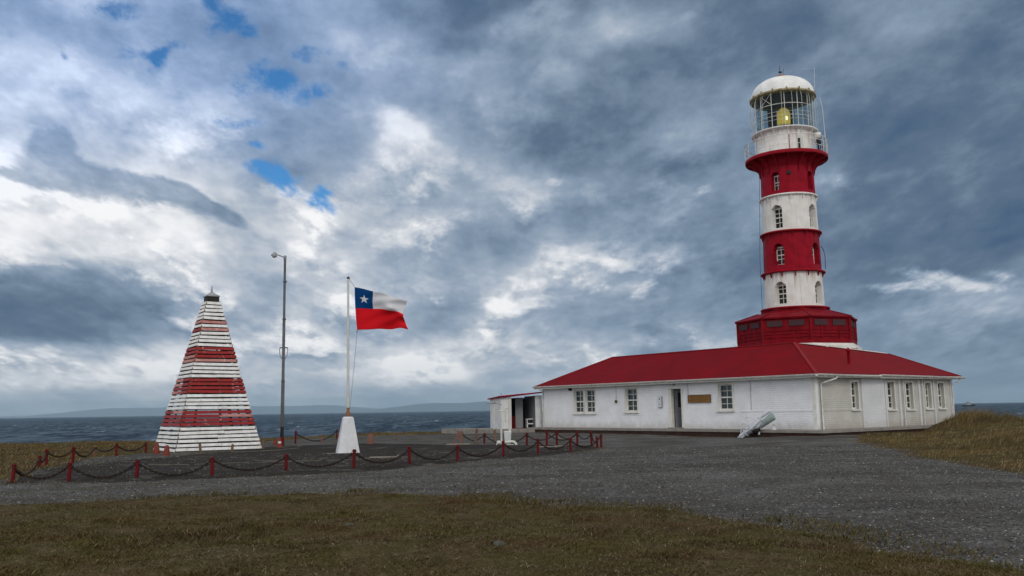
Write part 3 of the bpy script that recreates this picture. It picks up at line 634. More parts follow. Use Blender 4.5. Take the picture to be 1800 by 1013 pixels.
def make_grass():
    x, y = scatter_wedge(1000000, 6.0, 19.5, .80, 1.55)
    _, dl, dm, dw, ds, ed = land(x, y)
    cl = fbm(x*2.3, y*2.3, 21); keep = (dl > -.25) & ((dl > .25) | (RNG.random(len(x)) < .35)) & (cl*1.1+RNG.random(len(x))*.6 > .66)
    x, y, cl = x[keep], y[keep], cl[keep]; n = len(x)
    big = fbm(x*.55, y*.55, 33); tuft = np.clip((fbm(x*1.5, y*1.5, 35)-.56)*6, 0, 1)
    h = (.018+.050*RNG.random(n)**1.5*np.clip(cl*2.2-.6, .15, 1.4)+.10*tuft*RNG.random(n)**2)*(.6+.9*big); w = .006+.008*RNG.random(n)
    blades('lawn_grass', x, y, h, w, .60+.39*RNG.random(n), RNG.normal(.2, 1.6, n), M['lawn'])
    # dead matted stems lying in the turf
    x, y = scatter_wedge(780000, 6.0, 19.5, .80, 1.5); _, dl, dm, dw, ds, ed = land(x, y)
    keep = (dl > -.3) & (RNG.random(len(x)) < np.clip(.35+.9*(fbm(x*1.7, y*1.7, 25)-.35), .08, 1)*np.clip(dl*2+.6, 0, 1)); x, y = x[keep], y[keep]; n = len(x)
    blades('dead_grass', x, y, .030+.065*RNG.random(n)**2, .004+.006*RNG.random(n), .80+.195*RNG.random(n)**.5, RNG.uniform(0, 6.28, n), M['thatch'])
    # long dry grass: the bank on the right, the meadow strip by the sea
    x = RNG.uniform(10, 46, 400000); y = RNG.uniform(14, 62, 400000)
    _, dl, dm, dw, ds, ed = land(x, y); t = x/np.maximum(y, 1)
    far = sstep((y-40)/8)
    keep = (dm > -.35) & ((dm > .6) | (RNG.random(len(x)) < .4)) & (t < 1.7) & (ed < 1) & (RNG.random(len(x)) < np.where(y < 30, 1, .85)) & (sdf(x, y, [(15.6, 43.2), (27.6, 52.0), (22, 62), (5, 75), (-3, 62)]) < 0)
    x, y, dm = x[keep], y[keep], dm[keep]; n = len(x)
    cl = fbm(x*.9, y*.9, 41); tall = np.clip((fbm(x*.45, y*.45, 43)-.50)*5, 0, 1)
    near_house = np.exp(-((x-24.6)/2.6)**2-((y-48.3)/2.6)**2)
    h = (.05+.16*np.clip(cl*2-.5, .05, 1.3)*RNG.random(n)+.26*tall*RNG.random(n)+.62*near_house*RNG.random(n))*sstep((dm+.4)/1.6+.25)
    blades('dry_grass', x, y, h, .010+.012*RNG.random(n), .55+.42*RNG.random(n), RNG.normal(.1, .7, n), M['long'])
    x = RNG.uniform(-62, 8, 260000); y = RNG.uniform(22, 88, 260000)
    _, dl, dm, dw, ds, ed = land(x, y); t = x/np.maximum(y, 1)
    keep = (dw > -.3) & (t > -.80) & (ed < 5)
    x, y, ed = x[keep], y[keep], ed[keep]; n = len(x); cl = fbm(x*.6, y*.6, 51); edge = np.clip(1-np.abs(ed+1)/6, 0, 1)
    h = .05+.15*cl*RNG.random(n)+.22*edge*RNG.random(n)*np.clip((fbm(x*.35, y*.35, 53)-.42)*5, 0, 1)
    blades('meadow_grass', x, y, h, .016+.016*RNG.random(n), .3+.6*RNG.random(n), RNG.normal(.15, .9, n), M['long'])
    # weeds at the edges of the yard, the beds and the walk
    x = np.concatenate([RNG.uniform(-16, 24, 150000), RNG.uniform(-14, 8, 120000)]); y = np.concatenate([RNG.uniform(18, 60, 150000), RNG.uniform(7, 19, 120000)])
    _, dl, dm, dw, ds, ed = land(x, y); cr, sr = math.cos(HRZ_), math.sin(HRZ_); hx = (x-1.995)*cr+(y-61.524)*sr; hy = -(x-1.995)*sr+(y-61.524)*cr
    walk = np.exp(-((hy+1.55+.5*(fbm(hx*.3, hx*0, 77)-.5))/.22)**2)*((hx > -3) & (hx < 23))
    bed = np.exp(-((ds+.12)/.28)**2)*.8; lawnside = np.exp(-((dl+.25)/.50)**2)*1.0; pyr = np.exp(-(np.hypot(x+14.3, y-41.3)-2.9)**2/.5)*.45
    pr = np.maximum.reduce([walk, bed, lawnside, pyr])*np.clip((fbm(x*.7, y*.7, 71)-.47)*7, 0, 1)
    keep = (RNG.random(len(x)) < pr) & (hy < -1.25)
    x, y = x[keep], y[keep]; n = len(x); blades('yard_weeds', x, y, .03+.09*RNG.random(n), .012+.010*RNG.random(n), .4+.5*RNG.random(n), RNG.normal(.2, 1.2, n), M['weed'])
make_grass()

# ---- loose stones of the gravel
def make_pebbles():
    x, y = scatter_wedge(130000, 7.5, 36, .66, 1.5)
    _, dl, dm, dw, ds, ed = land(x, y)
    keep = (dl < .15) & (dm < .5) & (dw < .3) & ((ds < 0) | (RNG.random(len(x)) < .25)); x, y = x[keep], y[keep]; n = len(x)
    z = land(x, y)[0]; s = .005+.014*RNG.random(n)**3+.0003*y; s = np.where(RNG.random(n) < .008, s*1.9, s)
    base = np.array([(1, 0, 0), (0, 1, 0), (-1, 0, 0), (0, -1, 0), (0, 0, 1), (.2, .1, -.6)], float)
    a = RNG.uniform(0, 6.28, n); ca, sa = np.cos(a), np.sin(a)
    jit = 1+RNG.uniform(-.35, .35, (n, 6, 3)); P = base[None]*jit*np.stack([s*1.25, s*.85, s*.55], -1)[:, None, :]
    X = P[..., 0]*ca[:, None]-P[..., 1]*sa[:, None]+x[:, None]; Y = P[..., 0]*sa[:, None]+P[..., 1]*ca[:, None]+y[:, None]; Z = P[..., 2]+z[:, None]+.2*s[:, None]
    V = np.stack([X, Y, Z], -1).reshape(-1, 3)
    f = np.array([(0, 1, 4), (1, 2, 4), (2, 3, 4), (3, 0, 4), (1, 0, 5), (2, 1, 5), (3, 2, 5), (0, 3, 5)])
    F = (np.arange(n)[:, None, None]*6+f[None]).reshape(-1, 3)
    def pm(N, b, out):
        r = N.n('ShaderNodeNewGeometry').outputs['Random Per Island']
        N.put(b.inputs['Base Color'], N.ramp(r, [(0, (.032, .031, .030)), (.45, (.080, .078, .074)), (.8, (.135, .131, .124)), (.96, (.20, .196, .18)), (1, (.36, .36, .34))])); b.inputs['Roughness'].default_value = .9
    o = np_mesh('gravel_stones', V, F, mat('loose stones', pm), 3); o['kind'] = 'stuff'
make_pebbles()

# ---- sea
def make_sea():
    # one sheet, with real swell where it is near enough to see it
    ys = np.concatenate([np.arange(30, 240, 6.0), np.arange(240, 900, 1.6), np.geomspace(900, 2400, 160)[1:], np.geomspace(2400, 44000, 44)[1:]])
    ts = np.concatenate([np.linspace(-3, -.72, 10)[:-1], np.linspace(-.72, .74, 520), np.linspace(.74, 3, 10)[1:]])
    T, Y = np.meshgrid(ts, ys); X = T*Y; x, y = X.ravel(), Y.ravel()
    fall = 1-sstep((y-1100)/1300)
    z = np.zeros_like(x)
    for (wl, am, an, sd) in ((34, .34, -1.25, 61), (19, .24, -1.75, 62), (11, .17, -1.05, 63), (7, .10, -1.9, 64)):
        px = x*math.cos(an)+y*math.sin(an); q = -x*math.sin(an)+y*math.cos(an)
        ph = 2*math.pi*px/wl+5*vnoise(px/(wl*2.5), q/(wl*4), sd); en = .35+1.1*vnoise(px/(wl*3)+9, q/(wl*5), sd+5)
        z = z+am*en*(1-np.abs(np.sin(ph/2)))*2-am*en
    z = -6.2+z*fall*.75
    W, H = len(ts), len(ys); i = np.arange(H-1)[:, None]*W+np.arange(W-1)[None, :]
    F = np.stack([i, i+1, i+W+1, i+W], -1).reshape(-1, 4)
    def fn(N, b, out):
        p = wpos(N)
        n1 = N.mixf(.5, N.noise(N.v('MULTIPLY', p, (.16, .030, .05)), 1.0, 6, .66), N.noise(N.v('MULTIPLY', p, (.07, .0075, .05)), 1.0, 6, .64)); n2 = N.noise(N.v('MULTIPLY', p, (.006, .0035, .01)), 1.0, 5, .6)
        c = N.mix(N.rng(n1, .44, .57), (.003, .009, .017, 1), (.085, .118, .148, 1))
        c = N.mix(N.rng(n2, .40, .62, 0, .6), c, (.035, .058, .080, 1))
        foam = N.m('MULTIPLY', N.rng(N.noise(N.v('MULTIPLY', p, (.13, .022, .1)), 1.0, 7, .70), .625, .68), N.rng(N.noise(p, .012, 4, .6), .40, .60))
        c = N.mix(foam, c, (.62, .66, .70, 1))
        N.put(b.inputs['Base Color'], c); b.inputs['Roughness'].default_value = .9; b.inputs['Specular IOR Level'].default_value = 0.0
        gl = N.n('ShaderNodeBsdfGlossy'); gl.inputs['Roughness'].default_value = .30; gl.inputs['Color'].default_value = (.75, .88, 1, 1)
        mx = N.n('ShaderNodeMixShader'); N.put(mx.inputs[0], N.rng(foam, 0, 1, .065, .0))
        N.t.links.new(b.outputs[0], mx.inputs[1]); N.t.links.new(gl.outputs[0], mx.inputs[2]); N.t.links.new(mx.outputs[0], out.inputs[0])
        bump(N, b, N.m('ADD', N.noise(N.v('MULTIPLY', p, (.12, .25, .1)), 1.0, 8, .68), N.m('MULTIPLY', n1, 2.0)), 1.0, 1.6)
    o = np_mesh('sea', np.stack([x, y, z], -1), F, mat('rough sea water', fn), 4, None, True); o['kind'] = 'structure'
make_sea()

# ---- far shore: low hills across the strait
def make_hills():
    def hill(name, t, e, D, depth, seed):
        tt = np.linspace(t[0], t[-1], 160); ee = np.interp(tt, t, e)
        ee = ee*(.86+.28*fbm(tt*26, tt*0+seed, seed, 5)); ee[0] = ee[-1] = 0
        rows = []
        for k in range(7):
            f = k/6; prof = math.sin(f*math.pi/2)
            r = D+depth*f
            rows.append(np.stack([tt*r, np.full_like(tt, r), -7+(ee*D+7)*prof*(1 if k in (0, 6) else 1+.12*(fbm(tt*60, tt*0+k, seed+k)-.5))], -1))
        rows.append(np.stack([tt*(D+depth*1.6), np.full_like(tt, D+depth*1.6), np.full_like(tt, -7)], -1))
        V = np.stack(rows).reshape(-1, 3); W = 160; i = np.arange(7)[:, None]*W+np.arange(W-1)[None, :]
        o = np_mesh(name, V, np.stack([i, i+1, i+W+1, i+W], -1).reshape(-1, 4), M['hill'], 4, None, True); o['kind'] = 'structure'
    M['hill'] = mat('far hill land', lambda N, b, o: N.put(b.inputs['Base Color'], N.mix(N.noise(wpos(N), .002, 5), (.030, .048, .060, 1), (.05, .070, .085, 1))))
    hill('hills', [-.66, -.545, -.50, -.45, -.40, -.365, -.31, -.257, -.20, -.17, -.12], [.0015, .002, .006, .0098, .0085, .0112, .0100, .0096, .0085, .006, .001], 40000, 1500, 71)
    hill('hills', [-.19, -.15, -.11, -.091, -.06, -.034, 0, .06, .15], [.001, .004, .0082, .0095, .0092, .0102, .0098, .008, .001], 33000, 1500, 75)
make_hills()

# ================================================================ lighthouse
TX, TY = 17.93, 56.0
def make_lighthouse():
    L = empty('lighthouse', (TX, TY, 0)); tag(L, 'tall red and white banded lighthouse behind the red roofed house', 'lighthouse')
    vang = math.atan2(-TY, -TX)                         # bearing from the tower to the yard
    def A(px_right_deg): return vang+math.radians(px_right_deg)   # degrees to the right as seen from the yard
    # base house: octagon, plinth, walls, roof
    o0 = A(13)
    def octo(r, z, n=8): return [(r*math.cos(o0+k*2*math.pi/n), r*math.sin(o0+k*2*math.pi/n), z) for k in range(n)]
    def oct_shell(b, prof):
        rings = [octo(r, z) for r, z in prof]; vs = [p for q in rings for p in q]; fs = []
        for i in range(len(prof)-1):
            for k in range(8): fs.append((i*8+k, i*8+(k+1) % 8, (i+1)*8+(k+1) % 8, (i+1)*8+k))
        fs.append(tuple(range(8))[::-1]); fs.append(tuple(range(len(vs)-8, len(vs)))); b.add(vs, fs)
    b = MB(); oct_shell(b, [(3.85, .2), (3.85, 4.92), (3.96, 4.94), (3.96, 5.12), (3.78, 5.15), (3.78, 5.26)]); b.build('plinth', M['tower_white'], L)
    b = MB(); oct_shell(b, [(3.70, 5.262), (3.70, 5.50), (3.62, 5.52), (3.62, 6.80)])
    for k in range(8):                                  # battens, rails and corner posts of the clad walls
        p, q = Vector(octo(3.64, 0)[k]), Vector(octo(3.64, 0)[(k+1) % 8])
        for z in (5.68, 5.88, 6.08): b.bar(p+Vector((0, 0, z)), q+Vector((0, 0, z)), .05, .05)
        b.bar(p+Vector((0, 0, 5.51)), p+Vector((0, 0, 6.79)), .12, .12)
        for f in (.27, .73):
            m = p.lerp(q, f); b.bar(m+Vector((0, 0, 5.51)), m+Vector((0, 0, 6.79)), .07, .05)
    house = b.build('base_wall', M['base_red'], L)
    b = MB()
    for k in range(8):
        p, q = Vector(octo(3.665, 0)[k]), Vector(octo(3.665, 0)[(k+1) % 8])
        for f0, f1 in ((.10, .42), (.56, .88)):
            lw = MB(); lw.bar(p.lerp(q, f0)+Vector((0, 0, 6.50)), p.lerp(q, f1)+Vector((0, 0, 6.50)), .03, .34)
            lw.build('louvre_window', M['louvre'], house)
    b = MB(); oct_shell(b, [(3.78, 6.805), (3.80, 6.89), (2.35, 7.36), (2.12, 7.38), (2.12, 7.56)])
    for k in range(8): b.bar(Vector(octo(3.79, 6.91)[k]), Vector(octo(2.3, 7.39)[k]), .07, .05)
    b.build('base_roof', M['base_red'], L)
    # shaft bands with arched window niches
    Z = [7.56, 9.88, 12.42, 14.77, 16.98]
    def rad(z): return 1.80-(z-7.6)*.0185
    wins = {0: (7.84, 9.26, .38), 1: (10.33, 11.68, .35), 2: (12.66, 14.16, .37), 3: (15.10, 16.30, .30)}
    NS = 144
    for i in range(4):
        z0, z1 = Z[i], Z[i+1]; mt = M['tower_white' if i % 2 == 0 else 'tower_red']
        wz0, wz1, hw = wins[i]
        angs = [A(a) for a in (-27, 58, 148, -117)]
        zs = sorted(set([z0, z1]+[wz0+(wz1-wz0)*k/22 for k in range(23)]))
        def inside(a, z):
            for w in angs:
                d = (a-w+math.pi) % (2*math.pi)-math.pi; s = d*rad(z)
                zc = wz1-hw
                if wz0 < z < zc and abs(s) < hw: return True
                if z >= zc and s*s+(z-zc)**2 < hw*hw: return True
            return False
        b = MB(); vs = []; fs = []; sm = []
        m = len(zs)
        for z in zs:
            for k in range(NS):
                a = 2*math.pi*k/NS; vs.append((rad(z)*math.cos(a), rad(z)*math.sin(a), z))
        nv = len(vs)
        for z in zs:
            for k in range(NS):
                a = 2*math.pi*k/NS; vs.append(((rad(z)-.46)*math.cos(a), (rad(z)-.46)*math.sin(a), z))
        hole = {}
        for j in range(m-1):
            for k in range(NS): hole[j, k] = inside(2*math.pi*(k+.5)/NS, (zs[j]+zs[j+1])/2)
        for j in range(m-1):
            for k in range(NS):
                k2 = (k+1) % NS; q = (j*NS+k, j*NS+k2, (j+1)*NS+k2, (j+1)*NS+k)
                if not hole[j, k]: fs.append(q)
                else:
                    fs.append(tuple(nv+t for t in q))
                    if not hole[j, (k-1) % NS]: fs.append((q[0], q[3], nv+q[3], nv+q[0]))
                    if not hole[j, k2]: fs.append((q[2], q[1], nv+q[1], nv+q[2]))
                    if j == 0 or not hole[j-1, k]: fs.append((q[1], q[0], nv+q[0], nv+q[1]))
                    if j == m-2 or not hole[j+1, k]: fs.append((q[3], q[2], nv+q[2], nv+q[3]))
        b.add(vs, fs, 0, False)
        # plate seams and bolted straps
        for a in (A(14), A(100), A(190), A(280)):
            r = rad(z0)+.012
            b.bar((r*math.cos(a), r*math.sin(a), z0+.25), ((rad(z1)+.012)*math.cos(a), (rad(z1)+.012)*math.sin(a), z1-.25), .05, .03, (math.cos(a), math.sin(a), 0))
        sh = b.build('tower_band', mt, L)
        # window in every niche
        for w in angs:
            fr = MB(); gl = MB(); r = rad(wz0)-.40
            c, s = math.cos(w), math.sin(w); out = Vector((c, s, 0)); tn = Vector((-s, c, 0)); P = out*r
            zt = wz1-.12
            for sx in (-1, 1): fr.bar(P+tn*(sx*(hw-.06))+Vector((0, 0, wz0+.04)), P+tn*(sx*(hw-.06))+Vector((0, 0, zt-.1)), .07, .06, out)
            for zz in (wz0+.05, (wz0+wz1)/2-.02, zt-.08): fr.bar(P-tn*hw+Vector((0, 0, zz)), P+tn*hw+Vector((0, 0, zz)), .06, .07, (0, 0, 1))
            fr.bar(P+Vector((0, 0, wz0)), P+Vector((0, 0, zt)), .04, .045, out)
            for zz in (wz0+.40, wz0+1.0): fr.bar(P-tn*hw+Vector((0, 0, zz)), P+tn*hw+Vector((0, 0, zz)), .04, .04, (0, 0, 1))
            f = fr.build('window', M['trim_white'], L)
            gl.bar(P-out*.012-tn*(hw-.05)+Vector((0, 0, (wz0+zt)/2)), P-out*.012+tn*(hw-.05)+Vector((0, 0, (wz0+zt)/2)), .02, zt-wz0-.06)
            gl.build('pane', M['dark_metal'], f)
    # flange rings between the bands
    for z, c, d in ((7.60, 'trim_red', .31), (9.89, 'trim_red', .22), (12.43, 'trim_red', .20), (14.78, 'rail', .15)):
        r = rad(z); b = MB()
        b.lathe([(r-.05, z-.05), (r+d-.02, z-.04), (r+d, z-.02), (r+d, z+.05), (r+d-.03, z+.07), (r-.05, z+.09)], 72)
        for k in range(14):
            a = A(5+k*360/14); o = Vector((math.cos(a), math.sin(a), 0))
            b.bar(o*(r+.02)+Vector((0, 0, z-.30)), o*(r+.09)+Vector((0, 0, z-.05)), .05, .09, o)
        b.build('flange_ring', M[c], L)
    # thin conductor and spare brackets
    b = MB(); a = A(-84); o = Vector((math.cos(a), math.sin(a), 0))
    b.tube([o*(rad(7.7)+.20)+Vector((0, 0, 7.6)), o*(rad(11)+.24)+Vector((0, 0, 11)), o*(rad(14)+.22)+Vector((0, 0, 12.5)), o*(rad(17)+.1)+Vector((0, 0, 16.6))], .012, 5)
    b.build('lightning_conductor', M['dark_metal'], L)
    b = MB(); a = A(88); o = Vector((math.cos(a), math.sin(a), 0))
    b.tube([o*(rad(10)+.22)+Vector((0, 0, 10.1)), o*(rad(10)+.24)+Vector((0, 0, 10.9)), o*(rad(10)+.18)+Vector((0, 0, 11.3)), o*(rad(10)+.04)+Vector((0, 0, 11.6))], .02, 6)
    b.build('iron_hoop', M['dark_metal'], L)
    # gallery: deck on curved brackets
    R0 = 2.56; r = rad(16.76); b = MB()
    b.lathe([(r-.02, 16.66), (r+.03, 16.68), (r+.07, 16.98), (r+.16, 17.16), (r+.34, 17.26), (R0-.06, 17.28), (R0-.04, 17.22), (R0, 17.21), (R0+.02, 17.26), (R0+.02, 17.42), (R0-.03, 17.46), (1.5, 17.47)], 96)
    deck = b.build('gallery_deck', M['trim_red'], L)  # trim red chosen here to give the underside its shade
    for k in range(16):
        b = MB(); a = A(4+k*22.5); o = Vector((math.cos(a), math.sin(a), 0)); t = Vector((-math.sin(a), math.cos(a), 0))
        prof = [(r-.02, 16.22), (r+.06, 16.24), (r+.13, 16.58), (r+.30, 16.86), (r+.60, 17.06), (R0-.06, 17.16), (R0-.06, 17.27), (r+.34, 17.25), (r+.16, 17.16), (r+.06, 16.96), (r-.02, 16.68)]
        n = len(prof); vs = [o*p+t*s_+Vector((0, 0, z)) for s_ in (-.035, .035) for p, z in prof]
        b.add(vs, [tuple(range(n))[::-1], tuple(range(n, 2*n))]+[(i, (i+1) % n, n+(i+1) % n, n+i) for i in range(n)])
        b.build('gallery_bracket', M['trim_red'], deck)
    # railing
    b = MB(); Rr = R0-.02
    for k in range(20):
        a = A(9+k*18); o = Vector((math.cos(a), math.sin(a), 0))
        b.tube([o*Rr+Vector((0, 0, 17.38)), o*(Rr+.05)+Vector((0, 0, 17.86)), o*Rr+Vector((0, 0, 18.42))], .018, 5)
    for z, rr in ((17.78, .016), (18.12, .016), (18.42, .024)):
        b.tube([((Rr+.03)*math.cos(2*math.pi*k/72), (Rr+.03)*math.sin(2*math.pi*k/72), z) for k in range(72)], rr, 5, closed=True)
    b.build('gallery_railing', M['rail'], L)
    # lantern base drum with door, and the upper ledge
    b = MB(); b.lathe([(1.86, 17.46), (1.86, 17.58), (1.82, 17.60), (1.80, 18.98), (1.84, 19.03)], 72)
    for k in range(8):
        a = A(14+k*45); o = Vector((math.cos(a), math.sin(a), 0))
        b.bar(o*1.825+Vector((0, 0, 17.61)), o*1.81+Vector((0, 0, 18.95)), .05, .02, o)
    drum = b.build('lantern_drum', M['tower_white'], L)
    b = MB(); a = A(30); o = Vector((math.cos(a), math.sin(a), 0)); t = Vector((-math.sin(a), math.cos(a), 0))
    b.bar(o*1.81+Vector((0, 0, 17.62)), o*1.80+Vector((0, 0, 18.71)), .40, .07, o); b.build('door', M['pole_white'], drum)
    b = MB(); a = A(27); o = Vector((math.cos(a), math.sin(a), 0))
    b.bar(o*1.86+Vector((0, 0, 17.66)), o*1.86+Vector((0, 0, 18.31)), .13, .05, o)
    b.build('door_strap', M['dark_metal'], drum)
    b = MB(); a = A(8); o = Vector((math.cos(a), math.sin(a), 0)); b.bar(o*1.84+Vector((0, 0, 17.66)), o*1.83+Vector((0, 0, 18.58)), .05, .03, o)
    b.build('door_strap', M['rust'], drum)
    b = MB(); b.lathe([(1.80, 18.93), (2.05, 19.03), (2.08, 19.05), (2.08, 19.11), (1.90, 19.17)], 72)
    for k in range(14):
        a = A(6+k*360/14); o = Vector((math.cos(a), math.sin(a), 0))
        b.tube([o*1.83+Vector((0, 0, 18.71)), o*2.0+Vector((0, 0, 18.85)), o*2.06+Vector((0, 0, 19.03))], .022, 5)
    b.build('lantern_ledge', M['rail'], L)
    # things kept on the gallery, fixed to it
    b = MB(); a = A(62); c = (2.25*math.cos(a), 2.25*math.sin(a)); b.lathe([(.0, 18.31), (.20, 18.31), (.21, 18.68), (.0, 18.70)], 14, c); b.build('water_tank', M['tower_white'], L)
    b = MB(); b.lathe([(.05, 17.47), (.05, 17.91), (.16, 17.94), (.20, 18.08), (.12, 18.22), (.0, 18.24)], 12, c)
    a = A(68); b.tube([(2.2*math.cos(a), 2.2*math.sin(a), 17.48), (2.3*math.cos(a), 2.3*math.sin(a), 17.86), (2.4*math.cos(a), 2.4*math.sin(a), 17.91), (2.42*math.cos(a), 2.42*math.sin(a), 17.51)], .025, 6)
    b.build('floodlight', M['dark_metal'], L)
    # lantern room: bars, glass, outer cage
    zb, zt = 19.14, 21.46; rg = 1.83
    b = MB(); nb = 14
    for k in range(nb):
        a = A(360/nb*k+3); o = Vector((math.cos(a), math.sin(a), 0))
        b.tube([o*rg+Vector((0, 0, zb)), o*rg+Vector((0, 0, zt))], .024, 6)
    for z in (zb+.03, 19.88, 20.66, zt-.03):
        b.tube([(rg*math.cos(2*math.pi*k/64), rg*math.sin(2*math.pi*k/64), z) for k in range(64)], .017, 5, closed=True)
    for k in (1, 3, 10, 12, 14, 15):
        a0, a1 = A(360/nb*k+3-360/nb*5), A(360/nb*(k+1)+3-360/nb*5)
        p = Vector((rg*math.cos(a0), rg*math.sin(a0), 0)); q = Vector((rg*math.cos(a1), rg*math.sin(a1), 0))
        b.tube([p+Vector((0, 0, 20.66)), q+Vector((0, 0, zt-.03))], .018, 5); b.tube([q+Vector((0, 0, 20.66)), p+Vector((0, 0, zt-.03))], .018, 5)
    b.build('glazing_bar', M['pole_white'], L)
    g = MB(); g.lathe([(rg-.035, zb), (rg-.035, zt)], 64); g.f = [f for f in g.f if len(f) == 4]; g.mi = g.mi[:len(g.f)]; g.sm = g.sm[:len(g.f)]
    g.build('lantern_pane', M['lantern_glass'], L)
    b = MB(); rc = 2.07
    for k in range(20):
        a = A(360/20*k-2); o = Vector((math.cos(a), math.sin(a), 0))
        b.tube([o*rc+Vector((0, 0, 19.08)), o*rc+Vector((0, 0, 21.0)), o*1.97+Vector((0, 0, 21.44))], .012, 5)
    for z in (19.55, 20.05, 20.55): b.tube([(rc*math.cos(2*math.pi*k/64), rc*math.sin(2*math.pi*k/64), z) for k in range(64)], .010, 4, closed=True)
    b.build('lantern_cage', M['pole_white'], L)
    # optic on its pedestal
    b = MB(); b.lathe([(.30, 19.05), (.30, 19.63), (.36, 19.65), (.36, 19.71)], 24); b.build('optic_pedestal', M['dark_metal'], L)
    b = MB(); b.lathe([(.02, 19.72), (.36, 19.73), (.42, 19.90), (.42, 20.47), (.36, 20.71), (.20, 20.87), (.02, 20.91)], 32); lens = b.build('lens', M['lens'], L)
    b = MB(); a = A(25)
    b.lathe([(.0, 19.95), (.07, 19.98), (.10, 20.09), (.07, 20.20), (.0, 20.23)], 16, (.40*math.cos(a), .40*math.sin(a))); b.build('lamp', M['bulb'], lens)
    b = MB()      # blinds hung behind part of the glass
    for a0, sp_, z0, z1 in ((A(160), 26, 19.2, 21.3), (A(196), 22, 19.2, 21.3)):
        b.lathe([(1.66, z0), (1.66, z1)], 12, (0, 0), 0, a0, True, math.radians(sp_))
    b.build('sun_blind', M['dark_metal'], L)
    b = MB(); b.lathe([(.0, 21.26), (1.2, 21.30), (1.78, 21.44)], 48); b.build('lantern_ceiling', M['dark_metal'], L)
    # dome and finial
    b = MB(); H = 1.36; prof = []
    for k in range(17):
        t = k/16*.985; prof.append((2.0*(1-t**2.3)**(1/2.1) if t < 1 else 0, 21.54+H*t))
    prof = [(1.80, 21.48), (2.02, 21.46), (2.06, 21.48), (2.06, 21.54)]+prof
    b.lathe(prof, 72)
    dome = b.build('dome', M['dome'], L)
    b = MB(); b.lathe([(1.98, 21.40), (2.08, 21.41), (2.10, 21.48), (2.075, 21.55), (2.02, 21.57)], 72)
    for k in range(16):
        a = A(k*22.38+8); b.lathe([(.0, 21.66), (.05, 21.64), (.05, 21.50), (0, 21.50)], 6, (2.06*math.cos(a), 2.06*math.sin(a)))
    b.build('dome_rim', M['eave_stain'], dome)
    b = MB(); b.lathe([(.50, 22.86), (.46, 22.94), (.34, 22.98), (.30, 23.10), (.12, 23.16), (.03, 23.18)], 24); b.build('vent_cap', M['rust'], dome)
    b = MB(); b.tube([(-.06, 0, 23.16), (-.06, 0, 23.83)], .018, 5); b.bar((-.16, 0, 23.36), (.06, 0, 23.36), .05, .10); b.tube([(.12, 0, 23.13), (.20, .02, 23.63)], .012, 5)
    b.build('wind_sensor', M['dark_metal'], dome)
    b = MB(); a = A(86); o = Vector((math.cos(a), math.sin(a), 0)); b.tube([o*2.5+Vector((0, 0, 17.46)), o*2.42+Vector((0, 0, 20.50)), o*2.3+Vector((0, 0, 21.3))], .022, 5)
    a = A(80); o = Vector((math.cos(a), math.sin(a), 0)); b.tube([o*2.02+Vector((0, 0, 21.48)), o*2.10+Vector((0, 0, 23.28))], .009, 4)
    b.tube([o*2.10+Vector((0, 0, 23.18)), o*1.2+Vector((0, 0, 23.35))], .005, 3); b.build('antenna', M['rail'], L)
    b = MB(); a = A(4); o = Vector((math.cos(a), math.sin(a), 0)); b.lathe([(0, 0), (.12, .0), (.13, .05), (0, .06)], 14)
    b = MB(Matrix.Translation(o*(rad(16.6)+.03)+Vector((0, 0, 16.15)))@o.to_track_quat('Z', 'Y').to_matrix().to_4x4())
    b.lathe([(.15, -.02), (.15, .03), (.09, .05), (.0, .05)], 16); b.tube([(0, .0, .04), (.02, -.18, .06)], .03, 6); b.build('wall_ring', M['dark_metal'], L)
    return L
make_lighthouse()

# ================================================================ keepers' house
HX, HY, HZ, HRZ = 1.995, 61.524, .41, math.atan2(-.7985, .602)
LA, LC, WH = 21.527, 13.45, 2.78
def wall_holes(b, P, ex, en, L, H, holes, depth=.22, z0=-.5, mi=0, smi=0):
    """a wall seen from outside with real openings: faces round the holes and their reveals"""
    P, ex, en = Vector(P), Vector(ex), Vector(en); ez = Vector((0, 0, 1))
    xs = sorted(set([0, L]+[h[0] for h in holes]+[h[1] for h in holes])); zs = sorted(set([z0, H]+[h[2] for h in holes]+[h[3] for h in holes]))
    def isin(x, z): return any(h[0] < x < h[1] and h[2] < z < h[3] for h in holes)
    for i in range(len(xs)-1):
        for j in range(len(zs)-1):
            if isin((xs[i]+xs[i+1])/2, (zs[j]+zs[j+1])/2): continue
            for d in (0, depth):
                q = [P+ex*x+ez*z-en*d for x, z in ((xs[i], zs[j]), (xs[i+1], zs[j]), (xs[i+1], zs[j+1]), (xs[i], zs[j+1]))]
                b.add(q if d == 0 else q[::-1], [(0, 1, 2, 3)], mi)
    for (x0, x1, za, zb) in holes:
        c = [(x0, za), (x1, za), (x1, zb), (x0, zb)]
        for k in range(4):
            (xa, z_a), (xb, z_b) = c[k], c[(k+1) % 4]
            b.add([P+ex*xa+ez*z_a, P+ex*xb+ez*z_b, P+ex*xb+ez*z_b-en*depth, P+ex*xa+ez*z_a-en*depth], [(0, 1, 2, 3)], mi)
    b.add([P+ez*H, P+ex*L+ez*H, P+ex*L+ez*H-en*depth, P+ez*H-en*depth], [(0, 1, 2, 3)], mi)
    for x in (0, L): b.add([P+ex*x+ez*z0, P+ex*x+ez*H, P+ex*x+ez*H-en*depth, P+ex*x+ez*z0-en*depth], [(0, 1, 2, 3)], mi)
